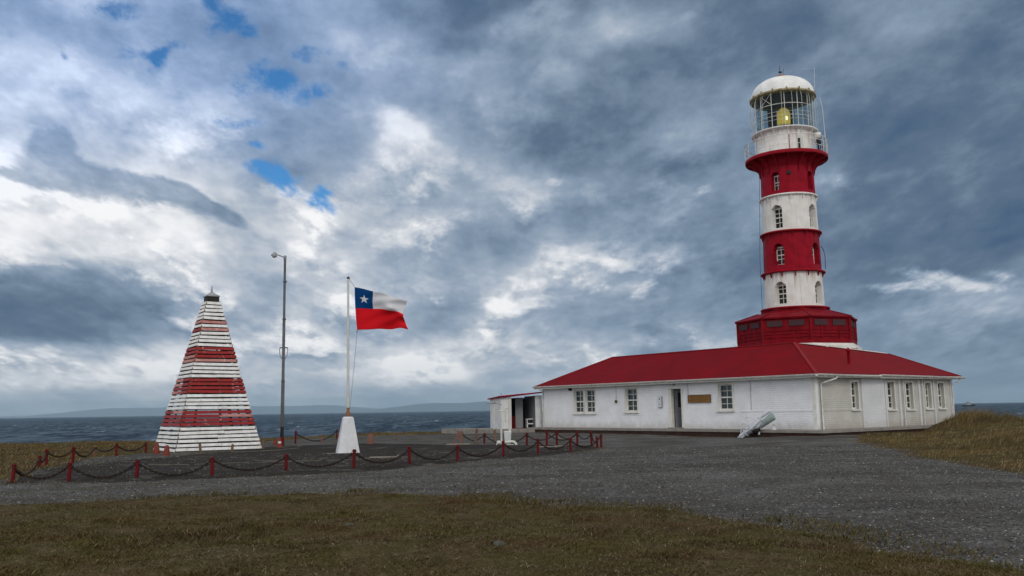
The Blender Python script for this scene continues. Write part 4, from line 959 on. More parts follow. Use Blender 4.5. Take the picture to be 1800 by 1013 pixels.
def sash_window(house, P, ex, en, x0, x1, z0, z1, depth=.15, trim=.11):
    """double hung window, four panes to a sash, set back in its opening"""
    P, ex, en = Vector(P), Vector(ex), Vector(en); ez = Vector((0, 0, 1))
    def at(x, z, d): return P+ex*x+ez*z+en*d
    b = MB()
    def hb(xa, xb, z, w, d, t=.05): b.bar(at(xa, z, d), at(xb, z, d), t, w, ez)
    def vb(x, za, zb, w, d, t=.05): b.bar(at(x, za, d), at(x, zb, d), w, t, en)
    D = -depth
    # flat trim round the opening, proud of the wall
    vb(x0-trim/2-.002, z0-.02, z1+trim, trim, .012, .03); vb(x1+trim/2+.002, z0-.02, z1+trim, trim, .012, .03)
    hb(x0, x1, z1+trim/2+.002, trim, .012, .03)
    f = .055
    vb(x0+f/2, z0, z1, f, D, .07); vb(x1-f/2, z0, z1, f, D, .07); hb(x0+f, x1-f, z1-f/2, f, D, .07); hb(x0+f, x1-f, z0+f/2+.02, f+.03, D, .07)
    zm = (z0+z1)/2; xm = (x0+x1)/2
    hb(x0+f, x1-f, zm, .075, D+.01, .06)
    vb(xm, z0+f, zm-.04, .032, D+.004, .03); vb(xm, zm+.04, z1-f, .032, D-.022, .03)
    for z in ((z0+zm)/2, (z1+zm)/2): hb(x0+f, x1-f, z, .030, D-.008, .026)
    w = b.build('window', M['trim_white'], house)
    b = MB(); b.bar(at(x0-trim-.03, z0-.045, .03), at(x1+trim+.03, z0-.045, .03), .13, .07, ez); b.build('sill', M['trim_white'], w)
    b = MB(); b.bar(at(x0+f*.5, zm, D-.025), at(x1-f*.5, zm, D-.025), .008, z1-z0-f, ez); b.build('pane', M['glass'], w)
    b = MB(); b.bar(at(x0, zm-.02, D-.12), at(x1, zm-.02, D-.12), .02, z1-z0, ez); b.build('curtain', M['curtain'], w)
def make_house():
    Hs = empty('keepers_house', (HX, HY, HZ), HRZ); tag(Hs, 'long low white house with a red hip roof at the lighthouse foot', 'house')
    ex, en = (1, 0, 0), (0, -1, 0)
    fw = [(3.30, 4.22, .92, 2.40), (4.40, 5.32, .92, 2.40), (8.14, 9.12, .97, 2.38), (15.42, 16.36, 1.00, 2.40)]
    door = (11.80, 12.72, .0, 2.26)
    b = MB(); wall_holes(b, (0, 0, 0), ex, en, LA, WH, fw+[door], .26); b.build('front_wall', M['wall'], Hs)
    for w in fw: sash_window(Hs, (0, 0, 0), ex, en, *w)
    sx, sn = (0, 1, 0), (1, 0, 0)
    swn = [(3.14, 3.74, .96, 2.36), (6.54, 7.22, .92, 2.38), (8.40, 9.10, .90, 2.36), (10.46, 11.06, .92, 2.35), (11.86, 12.50, .92, 2.35)]
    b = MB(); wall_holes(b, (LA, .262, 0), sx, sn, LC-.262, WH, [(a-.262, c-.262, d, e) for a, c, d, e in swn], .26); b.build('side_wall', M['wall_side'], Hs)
    for w in swn: sash_window(Hs, (LA, 0, 0), sx, sn, *w, depth=.19, trim=.09)
    # fresh white panel, pilasters, corner boards, low string course
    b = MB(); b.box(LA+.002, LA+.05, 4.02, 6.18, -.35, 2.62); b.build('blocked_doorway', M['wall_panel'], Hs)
    for y0, y1 in ((6.22, 6.36), (7.62, 7.78), (9.66, 9.84), (11.28, 11.40), (13.2, 13.44)):
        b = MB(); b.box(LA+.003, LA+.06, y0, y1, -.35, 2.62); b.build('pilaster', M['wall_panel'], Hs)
    for x0, x1 in ((LA-.16, LA+.014), (.0, .15)):
        b = MB(); b.box(x0, x1, -.014, -.002, -.35, 2.66); b.build('corner_board', M['trim_white'], Hs)
    b = MB(); b.box(16.9, LA-.2, -.02, -.002, .90, .965); b.build('string_course', M['wall'], Hs)
    b = MB(); b.box(LA+.002, LA+.02, .3, 3.0, .90, .955); b.build('string_course', M['wall_side'], Hs)
    # back walls and floor close the block; dark rooms behind the windows
    b = MB(); b.box(-.0, .24, .262, 7.2, -.5, WH-.01); b.box(.242, 14.2, 6.96, 7.2, -.5, WH-.01); b.box(13.96, 14.2, 7.202, LC, -.5, WH-.01); b.box(14.202, LA-.262, LC-.24, LC, -.5, WH-.01)
    b.build('back_wall', M['wall'], Hs)
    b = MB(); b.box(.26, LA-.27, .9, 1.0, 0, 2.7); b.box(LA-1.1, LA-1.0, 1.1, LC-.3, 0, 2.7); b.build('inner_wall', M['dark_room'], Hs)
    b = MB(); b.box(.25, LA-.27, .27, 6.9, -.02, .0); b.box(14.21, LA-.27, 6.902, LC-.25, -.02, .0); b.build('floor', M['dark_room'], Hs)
    # door: open inwards, with its frame
    b = MB()
    b.bar((11.80-.05, -.012, 0), (11.80-.05, -.012, 2.34), .10, .03, en); b.bar((12.72+.05, -.012, 0), (12.72+.05, -.012, 2.34), .10, .03, en); b.bar((11.80, -.012, 2.31), (12.72, -.012, 2.31), .03, .09)
    b.bar((11.84, .12, 0), (11.84, .12, 2.26), .08, .22, en); b.bar((12.68, .12, 0), (12.68, .12, 2.26), .08, .22, en)
    dfr = b.build('door_frame', M['trim_white'], Hs)
    b = MB(); b.bar((11.90, .27, 1.13), (12.26, .86, 1.13), .045, 2.2, (0, 0, 1)); dr = b.build('door', M['door_grey'], Hs)
    b = MB(); d = Vector((.36, .59, 0)).normalized(); n = Vector((d.y, -d.x, 0)); p = Vector((11.90, .27, 0))
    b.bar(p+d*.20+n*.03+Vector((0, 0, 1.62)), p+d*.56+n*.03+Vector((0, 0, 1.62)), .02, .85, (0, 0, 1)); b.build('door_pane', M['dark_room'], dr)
    b = MB(); b.box(11.72, 12.80, -.20, -.02, .004, .05); b.build('threshold', M['concrete'], Hs)
    # roof
    ov, ze, zr = .42, 2.74, 4.66
    EA, EB = (-ov, -ov, ze), (LA+ov, -ov, ze)
    RA, RB = (3.2, 3.62, zr+.01), (LA-3.62, 3.62, zr)
    S1, S2 = (LA-3.46, 6.6, zr-.15), (LA-3.42, 12.85, zr-.40)
    E1, EC = (LA+ov, 5.15, ze), (LA+ov, LC+ov, ze)
    b = MB()
    def poly(pts, mi):
        top = [Vector(p) for p in pts]; n = len(top); b.add(top, [tuple(range(n))], mi)
    poly([EA, EB, RB, RA], 0)
    poly([EB, E1, S1, RB], 1); poly([E1, EC, S2, S1], 1)
    poly([EC, (14.0, LC+ov, ze), (14.0, 12.9, zr-.40), S2], 0)
    poly([(-ov, 7.62, ze), EA, RA], 1)
    poly([RA, RB, (LA-7.0, 7.62, ze), (-ov, 7.62, ze)], 0)
    poly([RB, S1, S2, (14.0, 12.9, zr-.40), (14.0, 7.62, ze), (LA-7.0, 7.62, ze)], 0)
    # eave soffit
    b.add([(-ov, -ov, ze-.03), (LA+ov, -ov, ze-.03), (LA+ov, LC+ov, ze-.03), (14, LC+ov, ze-.03), (14, 7.62, ze-.03), (-ov, 7.62, ze-.03)], [(5, 4, 3, 2, 1, 0)], 2)
    ro = b.build('roof', [M['roof_front'], M['roof_side'], M['trim_white']], Hs)
    b = MB()
    for p, q in ((EB, RB), (RB, RA), (RA, EA), (S2, EC)): c = MB(); c.bar(Vector(p)+Vector((0, 0, .01)), Vector(q)+Vector((0, 0, .01)), .16, .05); c.build('ridge_cap', M['hip'], ro)
    b = MB(); b.bar(Vector(RB)+Vector((0.1, .6, -.02)), Vector(S1)+Vector((.05, -.3, .03)), .2, .05); b.bar(Vector(S1)+Vector((.05, 0, .03)), Vector(S2)+Vector((.05, -.5, .03)), .16, .05); b.build('ridge_flashing', M['tower_white'], ro)
    b = MB(); b.lathe([(.07, 3.05), (.07, 4.02), (.11, 4.03), (.13, 4.13), (.03, 4.24)], 12, (LA-.95, 4.6)); b.lathe([(.16, 3.05), (.13, 3.26), (.07, 3.32)], 12, (LA-.95, 4.6)); b.build('vent_pipe', M['trim_red'], ro)
    # fascia and gutters
    b = MB(); b.bar((-ov+.02, -ov+.02, ze-.10), (LA+ov-.03, -ov+.02, ze-.10), .03, .16); b.bar((LA+ov-.02, -ov+.06, ze-.10), (LA+ov-.02, LC+ov-.03, ze-.10), .03, .16); b.build('fascia', M['trim_white'], Hs)
    b = MB()
    def gutter(p, q, side):
        p, q, side = Vector(p), Vector(q), Vector(side); n = 7; vs = []; fs = []
        for k in range(n):
            a = math.pi*k/(n-1); o = side*(.075-.075*math.cos(a))+Vector((0, 0, -.075*math.sin(a))); vs += [p+o, q+o]
        for k in range(n-1): fs.append((2*k, 2*k+1, 2*k+3, 2*k+2))
        b.add(vs, fs); b.tube([p+side*.15, q+side*.15], .014, 5)
        for f in [i/9 for i in range(10)]:
            c = p.lerp(q, f); b.bar(c+side*.0+Vector((0, 0, -.08)), c+side*.15+Vector((0, 0, -.085)), .04, .02)
    gutter((-ov, -ov, ze), (LA+ov+.05, -ov-.0, ze-.03), (0, -1, 0)); gutter((LA+ov, -ov-.1, ze-.02), (LA+ov, 5.1, ze-.07), (1, 0, 0)); gutter((LA+ov, 5.15, ze-.0), (LA+ov, LC+ov+.2, ze-.06), (1, 0, 0))
    b.build('gutter', M['rail'], Hs)
    for pts, r_ in (([(LA+ov+.07, 1.2, ze-.09), (LA+ov+.07, 1.15, ze-.22), (LA+.2, .52, ze-.42), (LA+.07, .42, ze-.46), (LA+.07, .42, -.2)], .045),
                    ([(LA+ov+.07, LC+.25, ze-.1), (LA+ov-.05, LC+.2, ze-.3), (LA+.12, LC-.12, ze-.46), (LA+.07, LC-.12, -.2)], .04),
                    ([(.08, -ov-.05, ze-.1), (.08, -.1, ze-.3), (.08, -.07, ze-.4), (.08, -.07, -.1)], .035),
                    ([(LA+.10, 8.0, 2.6), (LA+.10, 8.0, -.1)], .028), ([(LA+.10, 10.0, 2.6), (LA+.10, 10.0, -.1)], .028)):
        b = MB(); b.tube(pts, r_, 8); b.build('downpipe', M['rail'], Hs)
    for pts in ([(7.30, -.02, 2.7), (7.30, -.02, 1.75)], [(13.22, -.02, 2.7), (13.22, -.02, 1.9)], [(17.6, -.02, 2.7), (17.6, -.02, 1.0)]):
        b = MB(); b.tube(pts, .011, 5); b.build('cable', M['grey_metal'], Hs)
    return Hs
make_house()
def on_front(name, label, cat, x, z):          # an Empty on the outside of the front wall
    o = empty(name, Vector((HX, HY, HZ))+Matrix.Rotation(HRZ, 3, 'Z') @ Vector((x, 0, z)), HRZ); tag(o, label, cat); return o
def wall_things():
    t = on_front('name_board', 'long brown wooden name board fixed to the white wall right of the open door', 'sign', 14.05, 1.66)
    b = MB(); b.box(-.82, .82, -.055, -.004, -.21, .21)
    def bd(N, b_, out):
        p = objco(N); n = N.noise(N.v('MULTIPLY', p, (1.2, 1, 9)), 2.0, 6, .65)
        c = N.mix(N.rng(n, .35, .7), (.17, .085, .028, 1), (.26, .14, .05, 1)); N.put(b_.inputs['Base Color'], c); bump(N, b_, n, .4, .01)
    M['board'] = mat('varnished board', bd); pl = b.build('board', M['board'], t, .008)
    b = MB()
    for (x0, x1, z0, z1) in ((-.82, .82, .19, .225), (-.82, .82, -.225, -.19), (-.835, -.80, -.19, .19), (.80, .835, -.19, .19)): b.box(x0, x1, -.07, -.004, z0, z1)
    b.build('board_frame', M['old_wood'], t)
    b = MB(); rr = random.Random(3)              # carved letters too small to read in the photograph: rows of short strokes
    for row, (z, n) in enumerate(((.085, 17), (-.06, 22))):
        x = -.62
        for k in range(n):
            w = 1.20/n
            if rr.random() < .85:
                s = w*.32; b.bar((x-s, -.060, z-.03), (x+s, -.060, z+.032), .014, .012); 
                if rr.random() < .6: b.bar((x-s, -.060, z+.03), (x+s*.6, -.060, z+.03), .012, .012)
            x += w
    b.build('carved_lettering', M['old_wood'], t)
    b = MB(); b.lathe([(0, -.02), (.10, -.02), (.10, .0), (0, .0)], 14); b2 = MB(Matrix.Translation((-.70, -.058, 0)) @ Matrix.Rotation(math.pi/2, 4, 'X')); b2.lathe([(.085, -.004), (.085, .012), (.05, .016), (.0, .016)], 16); b2.build('emblem', M['rust'], t)
    t = on_front('meter_cabinet', 'narrow pale grey meter cabinet on the white wall left of the open door', 'cabinet', 11.06, 1.53)
    b = MB(); b.box(-.15, .15, -.09, -.004, -.32, .32); b.build('cabinet_box', M['grey_metal'], t, .01)
    b = MB(); b.box(-.05, .03, -.10, -.092, .12, .22); b.box(-.03, .03, -.10, -.092, -.17, -.11); b.build('dial', M['dark_metal'], t)
    b = MB(); b.box(-.13, .13, -.098, -.0905, -.30, .30); b.build('cabinet_door', M['shed_white'], t)
    t = on_front('switch_box', 'small round brownish switch box hanging on a cable left of the single window', 'switch box', 7.30, 1.62)
    b = MB(Matrix.Rotation(math.pi/2, 4, 'X')); b.lathe([(.10, .004), (.11, .03), (.09, .08), (.0, .085)], 16); b.build('box_body', M['old_wood'], t)
    b = MB(); b.box(-.03, .03, -.10, -.088, -.03, .03); b.build('switch', M['dark_metal'], t)
    t = on_front('wall_lamp', 'small white bulkhead lamp above the open door', 'lamp', 12.15, 2.54)
    b = MB(Matrix.Rotation(math.pi/2, 4, 'X')); b.lathe([(.09, .004), (.10, .03), (.08, .05)], 16); b.build('lamp_base', M['dark_metal'], t)
    b = MB(Matrix.Rotation(math.pi/2, 4, 'X')); b.lathe([(.075, .05), (.07, .10), (.04, .14), (.0, .15)], 16); b.build('lamp_glass', M['pole_white'], t)
    t = on_front('alarm_horn', 'small black horn fixed under the eave beside the twin window', 'horn', 3.0, 2.50)
    b = MB(Matrix.Rotation(math.pi/2, 4, 'X')); b.lathe([(.04, .004), (.05, .06), (.10, .14), (.11, .16), (.0, .10)], 14); b.build('horn_bell', M['dark_metal'], t)
    b = MB(); b.box(-.05, .05, -.05, -.004, -.12, .12); b.build('horn_bracket', M['dark_metal'], t)
wall_things()

# walkway round the house
def make_walk():
    def hp(x, y): p = Matrix.Rotation(HRZ, 3, 'Z') @ Vector((x, y, 0)); return (HX+p.x, HY+p.y)
    b = MB()
    pol = [hp(-.3, -.016), hp(-.3, -1.15), hp(4, -1.2), hp(9, -1.18), hp(16, -1.25), hp(LA+1.2, -1.30), hp(LA+1.25, 2), hp(LA+1.2, 5.0), hp(LA+1.15, 11.0), hp(LA+.062, 11.2), hp(LA+.062, -.016)]
    b.prism(pol, HZ-.13, HZ-.006); o = b.build('walkway', M['concrete']); o['kind'] = 'structure'
    b = MB(); pol = [hp(-.28, -.02), hp(-.28, -1.10), hp(4, -1.15), hp(9, -1.13), hp(16, -1.20), hp(LA+1.12, -1.24), hp(LA+1.18, 2), hp(LA+1.12, 5.0), hp(LA+1.08, 11.0), hp(LA+.07, 11.1), hp(LA+.07, -.02)]
    b.prism(pol, -.6, HZ-.132); o = b.build('walkway_riser', M['riser']); o['kind'] = 'structure'
    b = MB(); pol = [(-5.3, 65.2), (-1.6, 60.0), (.2, 59.7), (1.4, 60.4), (1.5, 62.6), (-2.2, 65.4)]
    b.prism(pol, .0, .335); o = b.build('shed_apron', M['concrete']); o['kind'] = 'structure'
make_walk()

# ================================================================ shed
def make_shed():
    S = empty('open_shed', (-.90, 61.35, .30), math.radians(14)); tag(S, 'small white open shed with thin red roof at the left end of the house', 'shed')
    W, D, H = 2.95, 3.3, 2.16
    b = MB(); b.box(0, .66, 0, .08, 0, H); b.build('shed_wall', M['shed_white'], S)
    b = MB(); b.box(2.46, W-.02, 0, .08, 0, H+.12); b.build('shed_wall', M['shed_white'], S)
    b = MB(); b.box(-.0, .08, .082, D, 0, H-.02); b.build('shed_wall', M['shed_white'], S)
    b = MB(); b.box(.082, W-.3, D-.08, D, 0, H); b.build('shed_wall', M['dark_room'], S)  # back wall coloured near black for the shade inside the shed
    b = MB(); b.box(.662, .75, -.01, .09, 0, H+.02); b.build('door_post', M['trim_white'], S)
    b = MB(); b.box(.76, 2.45, .1, D-.1, .005, .05); b.build('shed_floor', M['shed_floor'], S)
    b = MB(); b.box(1.36, 1.90, 1.3, 1.38, .05, H); b.build('partition', M['shed_in'], S)
    b = MB(); b.box(.80, 1.358, 1.32, 1.36, .05, .85); b.build('red_board', M['shed_floor'], S)
    b = MB(); b.box(2.46, 2.54, .082, D-.3, .05, H+.1); b.build('inner_wall', M['shed_in'], S)
    b = MB()
    vs = [(-.18, -.28, H+.02), (W-.03, -.28, H+.28), (W-.03, D+.1, H+.24), (-.18, D+.1, H-.10)]
    b.add(vs+[(x, y, z+.09) for x, y, z in vs], [(3, 2, 1, 0), (4, 5, 6, 7), (0, 1, 5, 4), (1, 2, 6, 5), (2, 3, 7, 6), (3, 0, 4, 7)])
    b.build('shed_roof', M['tower_red'], S)
    b = MB(); b.bar((.0, -.30, H+.16), (-.06, -.30, H+.30), .03, .03); b.build('roof_peg', M['trim_red'], S)
    T = empty('slatted_bench', (1.25, 62.75, .35), math.radians(14)); tag(T, 'white bench standing in the dark inside the open shed', 'bench')
    b = MB(); b.box(-.45, .72, -.2, .2, .58, .64); b.build('bench_top', M['shed_white'], T)
    b = MB(); b.box(-.40, .68, -.18, -.14, .25, .33); b.build('bench_rail', M['shed_white'], T)
    for x in (-.42, .64):
        b = MB(); b.box(x, x+.07, -.18, .18, 0, .578); b.build('leg', M['shed_white'], T)
make_shed()

# ================================================================ slatted daymark pyramid
def make_daymark():
    P = empty('slatted_daymark', (-14.86, 39.45, zg(-14.3, 41.3)-.02), math.atan2(.572, .82)); tag(P, 'tall pyramid of red and white wooden slats with a small black cap', 'daymark')
    L, H, TW = 3.84, 6.95, .62            # base side, height of the slats, top side; local corner (0,0) nearest the yard
    c = L/2; rr = random.Random(11)
    def half(z): return (L/2)+(TW/2-L/2)*z/H
    seq = [('w', 6), ('r', 4), ('w', 4), ('r', 4), ('w', 4), ('r', 4), ('w', 4), ('r', 1), ('w', 1), ('r', 1), ('w', 5)]
    n = sum(k for _, k in seq); pitch = H/n; i = 0
    for col, k in seq:
        b = MB()
        for j in range(k):
            z = pitch*(i+.5)+.02; hz = half(z); hh = pitch*(.69 if z < 6 else .73)
            for face in range(4):
                R = Matrix.Rotation(face*math.pi/2, 3, 'Z')
                jl, jr = rr.uniform(-.035, .008), rr.uniform(-.035, .008); jz, ja = rr.uniform(-.010, .010), rr.uniform(-.012, .012)
                nseg = 2 if hz > 1.1 else 1; ends = [-hz-.02-jl, rr.uniform(-.1, .3), hz+.02+jr] if nseg == 2 else [-hz-.02-jl, hz+.02+jr]
                mi_l = []
                for s in range(nseg):
                    xa, xb = ends[s]+(.006 if s else 0), ends[s+1]-(.006 if s < nseg-1 else 0)
                    dz = rr.uniform(-.006, .006)
                    mi = 0
                    if col == 'r' and (rr.random() < .13 or (face == 3 and s == 0 and rr.random() < .5)): mi = 1
                    if col == 'w' and i in (23, 24) and face == 0: mi = 0
                    a = R @ Vector((xa, -hz-.035, z+jz+dz-ja)); e = R @ Vector((xb, -hz-.035, z+jz+dz+ja)); up = R @ Vector((0, .285, 1))
                    a += Vector((c, c, 0)); e += Vector((c, c, 0)); b.bar(a, e, .028, hh, up, mi); b.mi[-1] = 2  # unpainted slat backs, coloured very dark to put shade into the gaps
            i += 1
        b.build('slat_band', [M['slat_white'] if col == 'w' else M['slat_red'], M['slat_faded'], M['dark_wood']], P)
    for q in range(4):
        sx, sy = ((-1, -1), (1, -1), (1, 1), (-1, 1))[q]; b = MB()
        b.bar((c+sx*(L/2-.05), c+sy*(L/2-.05), -.12), (c+sx*(TW/2-.03), c+sy*(TW/2-.03), H), .10, .10); b.build('corner_post', M['old_wood'], P)
    for face in range(4):
        R = Matrix.Rotation(face*math.pi/2, 3, 'Z'); b = MB()
        for f in (-.36, .05, .5):
            a = R @ Vector((f*L*.9, -L/2+.03, -.05)); e = R @ Vector((f*half(H*.72)*1.9, -half(H*.72)+.03, H*.72)); o = Vector((c, c, 0)); b.bar(a+o, e+o, .07, .06, R @ Vector((1, 0, 0)))
        b.build('stud', M['dark_wood'], P)  # studs coloured near black too, so the gaps look shaded
    b = MB(); T = MB(Matrix.Translation((c, c, 0)))
    T.box(-.28, .28, -.28, .28, H+.0, H+.26); T.build('cap_box', M['dark_metal'], P)
    T = MB(Matrix.Translation((c, c, 0)) @ Matrix.Rotation(math.pi/4, 4, 'Z'))
    T.lathe([(.44, H+.262), (.44, H+.30), (.18, H+.42), (.05, H+.52), (.02, H+.80)], 4, (0, 0), 0, 0, False)
    T.build('cap_roof', M['grey_metal'], P)
make_daymark()

# ================================================================ lamp post
def make_lamp_post():
    x, y = -11.45, 44.3
    P = empty('lamp_post', (x, y, zg(x, y)-.03)); tag(P, 'tall thin grey lamp post with a red foot and one lamp arm pointing left', 'lamp post')
    b = MB(); b.tube([(0, 0, .45), (-.0, 0, 3.2), (-.0, 0, 3.21), (-.01, 0, 6.3), (-.01, 0, 6.31), (-.02, 0, 9.50)], [.085, .085, .072, .072, .062, .058], 10)
    for z in (3.2, 6.3, 8.2): b.lathe([(.07, z-.05), (.095, z-.04), (.095, z+.04), (.07, z+.05)], 10)
    b.build('pole', M['post_grey'], P)
    b = MB(); b.lathe([(.12, -.05), (.12, .45), (.09, .46)], 12); b.build('foot', M['post_red'], P)
    b = MB(); b.lathe([(.088, .462), (.088, .95), (.086, .96)], 12); b.build('painted_sleeve', M['dark_metal'], P)
    b = MB(); b.tube([(-.02, 0, 9.42), (-.25, 0, 9.52), (-.52, 0, 9.62)], .028, 7); b.lathe([(.07, 9.36), (.085, 9.40), (.085, 9.50), (.05, 9.54)], 10, (-.02, 0)); b.build('arm', M['grey_metal'], P)
    R = Matrix.Translation((-.56, 0, 9.60)) @ Matrix.Rotation(math.radians(18), 4, 'Y')
    b = MB(R); b.lathe([(.0, .13), (.07, .12), (.10, .04), (.15, -.06), (.16, -.10), (.13, -.10)], 16); b.build('lamp_shade', M['grey_metal'], P)
    b = MB(R); b.lathe([(.12, -.07), (.09, -.15), (.0, -.19)], 12); b.build('lamp_bulb', M['pole_white'], P)
    b = MB(); b.bar((-.20, 0, 4.86), (.20, 0, 4.86), .05, .05)
    for s in (-.19, .19): b.tube([(s, 0, 4.88), (s*1.1, 0, 4.72), (s*.9, 0, 4.45), (s*.3, 0, 4.28)], .014, 5)
    b.build('cross_bracket', M['dark_metal'], P)
make_lamp_post()

# ================================================================ flagpole and flag
FX, FY = -6.63, 35.80
def make_flagpole():
    P = empty('flagpole', (FX, FY, zg(FX, FY)-.03)); tag(P, 'white flagpole on a tapered white pedestal, flying a flag', 'flagpole')
    b = MB(Matrix.Rotation(math.radians(17), 4, 'Z')); pr = [(.62, .0), (.60, .06), (.285, 1.40), (.22, 1.44)]
    b.lathe(pr, 4, (0, 0), 0, math.pi/4, False); b.build('pedestal', M['pedestal'], P, .015)
    b = MB(); b.box(-.75, .6, -.62, -.30, -.05, .035); b.build('footing', M['concrete'], P)
    b = MB(); b.lathe([(.085, 1.42), (.085, 1.62), (.06, 1.64), (.06, 1.80)], 12); b.build('socket', M['rust'], P)
    b = MB(); b.tube([(0, 0, 1.5), (-.02, 0, 4.3), (-.045, 0, 7.02)], [.055, .050, .040], 10); b.build('pole', M['pole_white'], P)
    b = MB(); b.lathe([(.05, 7.01), (.06, 7.03), (.05, 7.08), (.0, 7.11)], 10, (-.045, 0)); b.tube([(-.045, 0, 7.03), (.03, -.02, 7.0)], .015, 5); b.build('truck', M['dark_metal'], P)
    b = MB(); b.tube([(.02, -.02, 6.98), (.11, -.02, 6.84), (.23, -.01, 6.66)], .010, 5); b.tube([(.34, -.01, 4.88), (.26, -.01, 3.8), (.15, 0, 2.6), (.07, 0, 1.75)], .010, 5)
    b.lathe([(0, 4.80), (.03, 4.82), (.03, 4.88), (0, 4.90)], 8, (.33, -.01)); b.build('halyard', M['rope'], P)
make_flagpole()
def make_flag():
    # cloth surface: s along the fly, t down the hoist
    z0 = zg(FX, FY)-.03
    def surf(s, t):
        top = Vector((.225+2.14*s, 0, 6.66-.10*s-.50*s**1.2)); bot = Vector((.345+2.13*s, 0, 4.905+.03*math.sin(s*3.1)))
        mid = Vector((.26+2.03*s, 0, 5.785+.05*s-.34*s**2.2))
        a, b_, c_ = (1-t)*(1-2*t), 4*t*(1-t), t*(2*t-1); p = top*a+mid*b_+bot*c_
        ph = 7.2*s-1.5*t
        p.y = -.02+.20*s**.8*math.sin(ph)+.07*s*math.sin(13*s+4*t+1)+.05*s*math.sin(21*(s*.5+t)+.5)
        p.y += -.30*s*math.exp(-((t-.12-.42*s)/.16)**2)*s                     # the upper leech folds over
        p.z += .03*s*math.sin(15*s+2*t); p.x += -.05*s*math.cos(ph)
        return p
    F = empty('national_flag', (FX, FY, z0)); tag(F, 'white and red flag with a white star on its blue corner, blowing right', 'flag')
    ns, nt = 90, 54; b = MB(); vs = [surf(i/ns, j/nt) for j in range(nt+1) for i in range(ns+1)]
    fs = {0: [], 1: [], 2: []}
    for j in range(nt):
        for i in range(ns):
            q = (j*(ns+1)+i, (j+1)*(ns+1)+i, (j+1)*(ns+1)+i+1, j*(ns+1)+i+1)
            fs[0 if j >= nt//2 else (1 if i < int(ns*.345) else 2)].append(q)
    base = 0; b.add(vs, fs[0], 0, True)
    for m_ in (1, 2):
        for f in fs[m_]: b.f.append(list(f)); b.mi.append(m_); b.sm.append(True)
    def cloth(name, col):
        def fn(N, bs, out):
            w = N.noise(N.v('MULTIPLY', objco(N), (60, 60, 60)), 1, 2); N.put(bs.inputs['Base Color'], N.mix(N.rng(w, .3, .7), col, tuple(k*.86 for k in col[:3])+(1,))); bs.inputs['Roughness'].default_value = .75
            t = N.n('ShaderNodeBsdfTranslucent'); t.inputs[0].default_value = col; mx = N.n('ShaderNodeMixShader'); mx.inputs[0].default_value = .35
            N.t.links.new(bs.outputs[0], mx.inputs[1]); N.t.links.new(t.outputs[0], mx.inputs[2]); N.t.links.new(mx.outputs[0], out.inputs[0])
        return mat(name, fn)
    cw = cloth('white flag cloth', (.74, .74, .76, 1))
    fl = b.build('flag_cloth', [cloth('red flag cloth', (.78, .014, .024, 1)), cloth('blue flag cloth', (.004, .060, .21, 1)), cw], F)
    so = fl.modifiers.new('thickness', 'SOLIDIFY'); so.thickness = .006; so.offset = 0
    b = MB()
    for side in (-1, 1):
        pts = []
        for k in range(10):
            a = math.pi/2+k*math.pi/5; r = .195 if k % 2 == 0 else .078
            pts.append((r*math.cos(a), r*math.sin(a)))
        def up(x, z): 
            p = surf(.185+x/2.14, .27-z/1.70); p.y += side*.012; return p
        c0 = up(0, 0); ring = []
        for k in range(10):
            (xa, za), (xb, zb) = pts[k], pts[(k+1) % 10]
            ring.append(up(xa, za)); ring.append(up((xa+xb)/2, (za+zb)/2))
        n = len(ring); f = [(0, 1+k, 1+(k+1) % n) for k in range(n)]
        b.add([c0]+ring, f if side < 0 else [t_[::-1] for t_ in f], 0, True)
    b.build('star', cw, fl)
make_flag()

# ================================================================ chain posts and chains
FRONT = [(-12.59, 22.67, .46), (-11.13, 22.56, .47), (-9.70, 23.19, .43), (-7.90, 23.60, .47), (-6.39, 25.21, .45), (-4.59, 25.74, .53), (-3.17, 27.23, .54), (-1.82, 28.65, .52), (-.38, 30.96, .52), (.84, 32.14, .54), (2.08, 33.44, .54), (3.60, 37.40, .56)]
LEFTR = [(-15.16, 28.78, .38), (-15.80, 30.42, .55), (-15.49, 31.63, .57), (-17.63, 37.86, .42), (-16.13, 36.48, .50), (-16.12, 39.38, .46)]
BACKR = [(-11.51, 47.28, .68), (-10.19, 47.53, .44), (-10.92, 55.29, .60), (-2.46, 42.19, .66), (-1.45, 43.18, .50), (.56, 41.00, .56), (1.39, 38.80, .66), (1.88, 39.84, .66), (2.80, 40.11, .65), (3.42, 39.87, .65), (3.39, 36.92, .48)]
def post_proto():
    P = empty('chain_post', (0, 0, 0))
    b = MB(); b.lathe([(.048, -.12), (.048, .475), (.044, .49)], 12); b.build('post', M['post_red'], P)
    b = MB(); b.lathe([(.056, .491), (.058, .50), (.058, .53), (.045, .545), (.0, .55)], 12); b.build('post_cap', M['post_red'], P)
    b = MB(); b.tube([(.062+.026*math.cos(k*math.pi/4), 0, .455+.026*math.sin(k*math.pi/4)) for k in range(8)], .007, 5, closed=True)
    b.tube([(-.062-.026*math.cos(k*math.pi/4), 0, .455+.026*math.sin(k*math.pi/4)) for k in range(8)], .007, 5, closed=True); b.build('chain_eye', M['chain'], P)
    return P
ORD = ['first', 'second', 'third', 'fourth', 'fifth', 'sixth', 'seventh', 'eighth', 'ninth', 'tenth', 'eleventh', 'twelfth']
_post = post_proto(); _pn = [0]
TOPS = {}
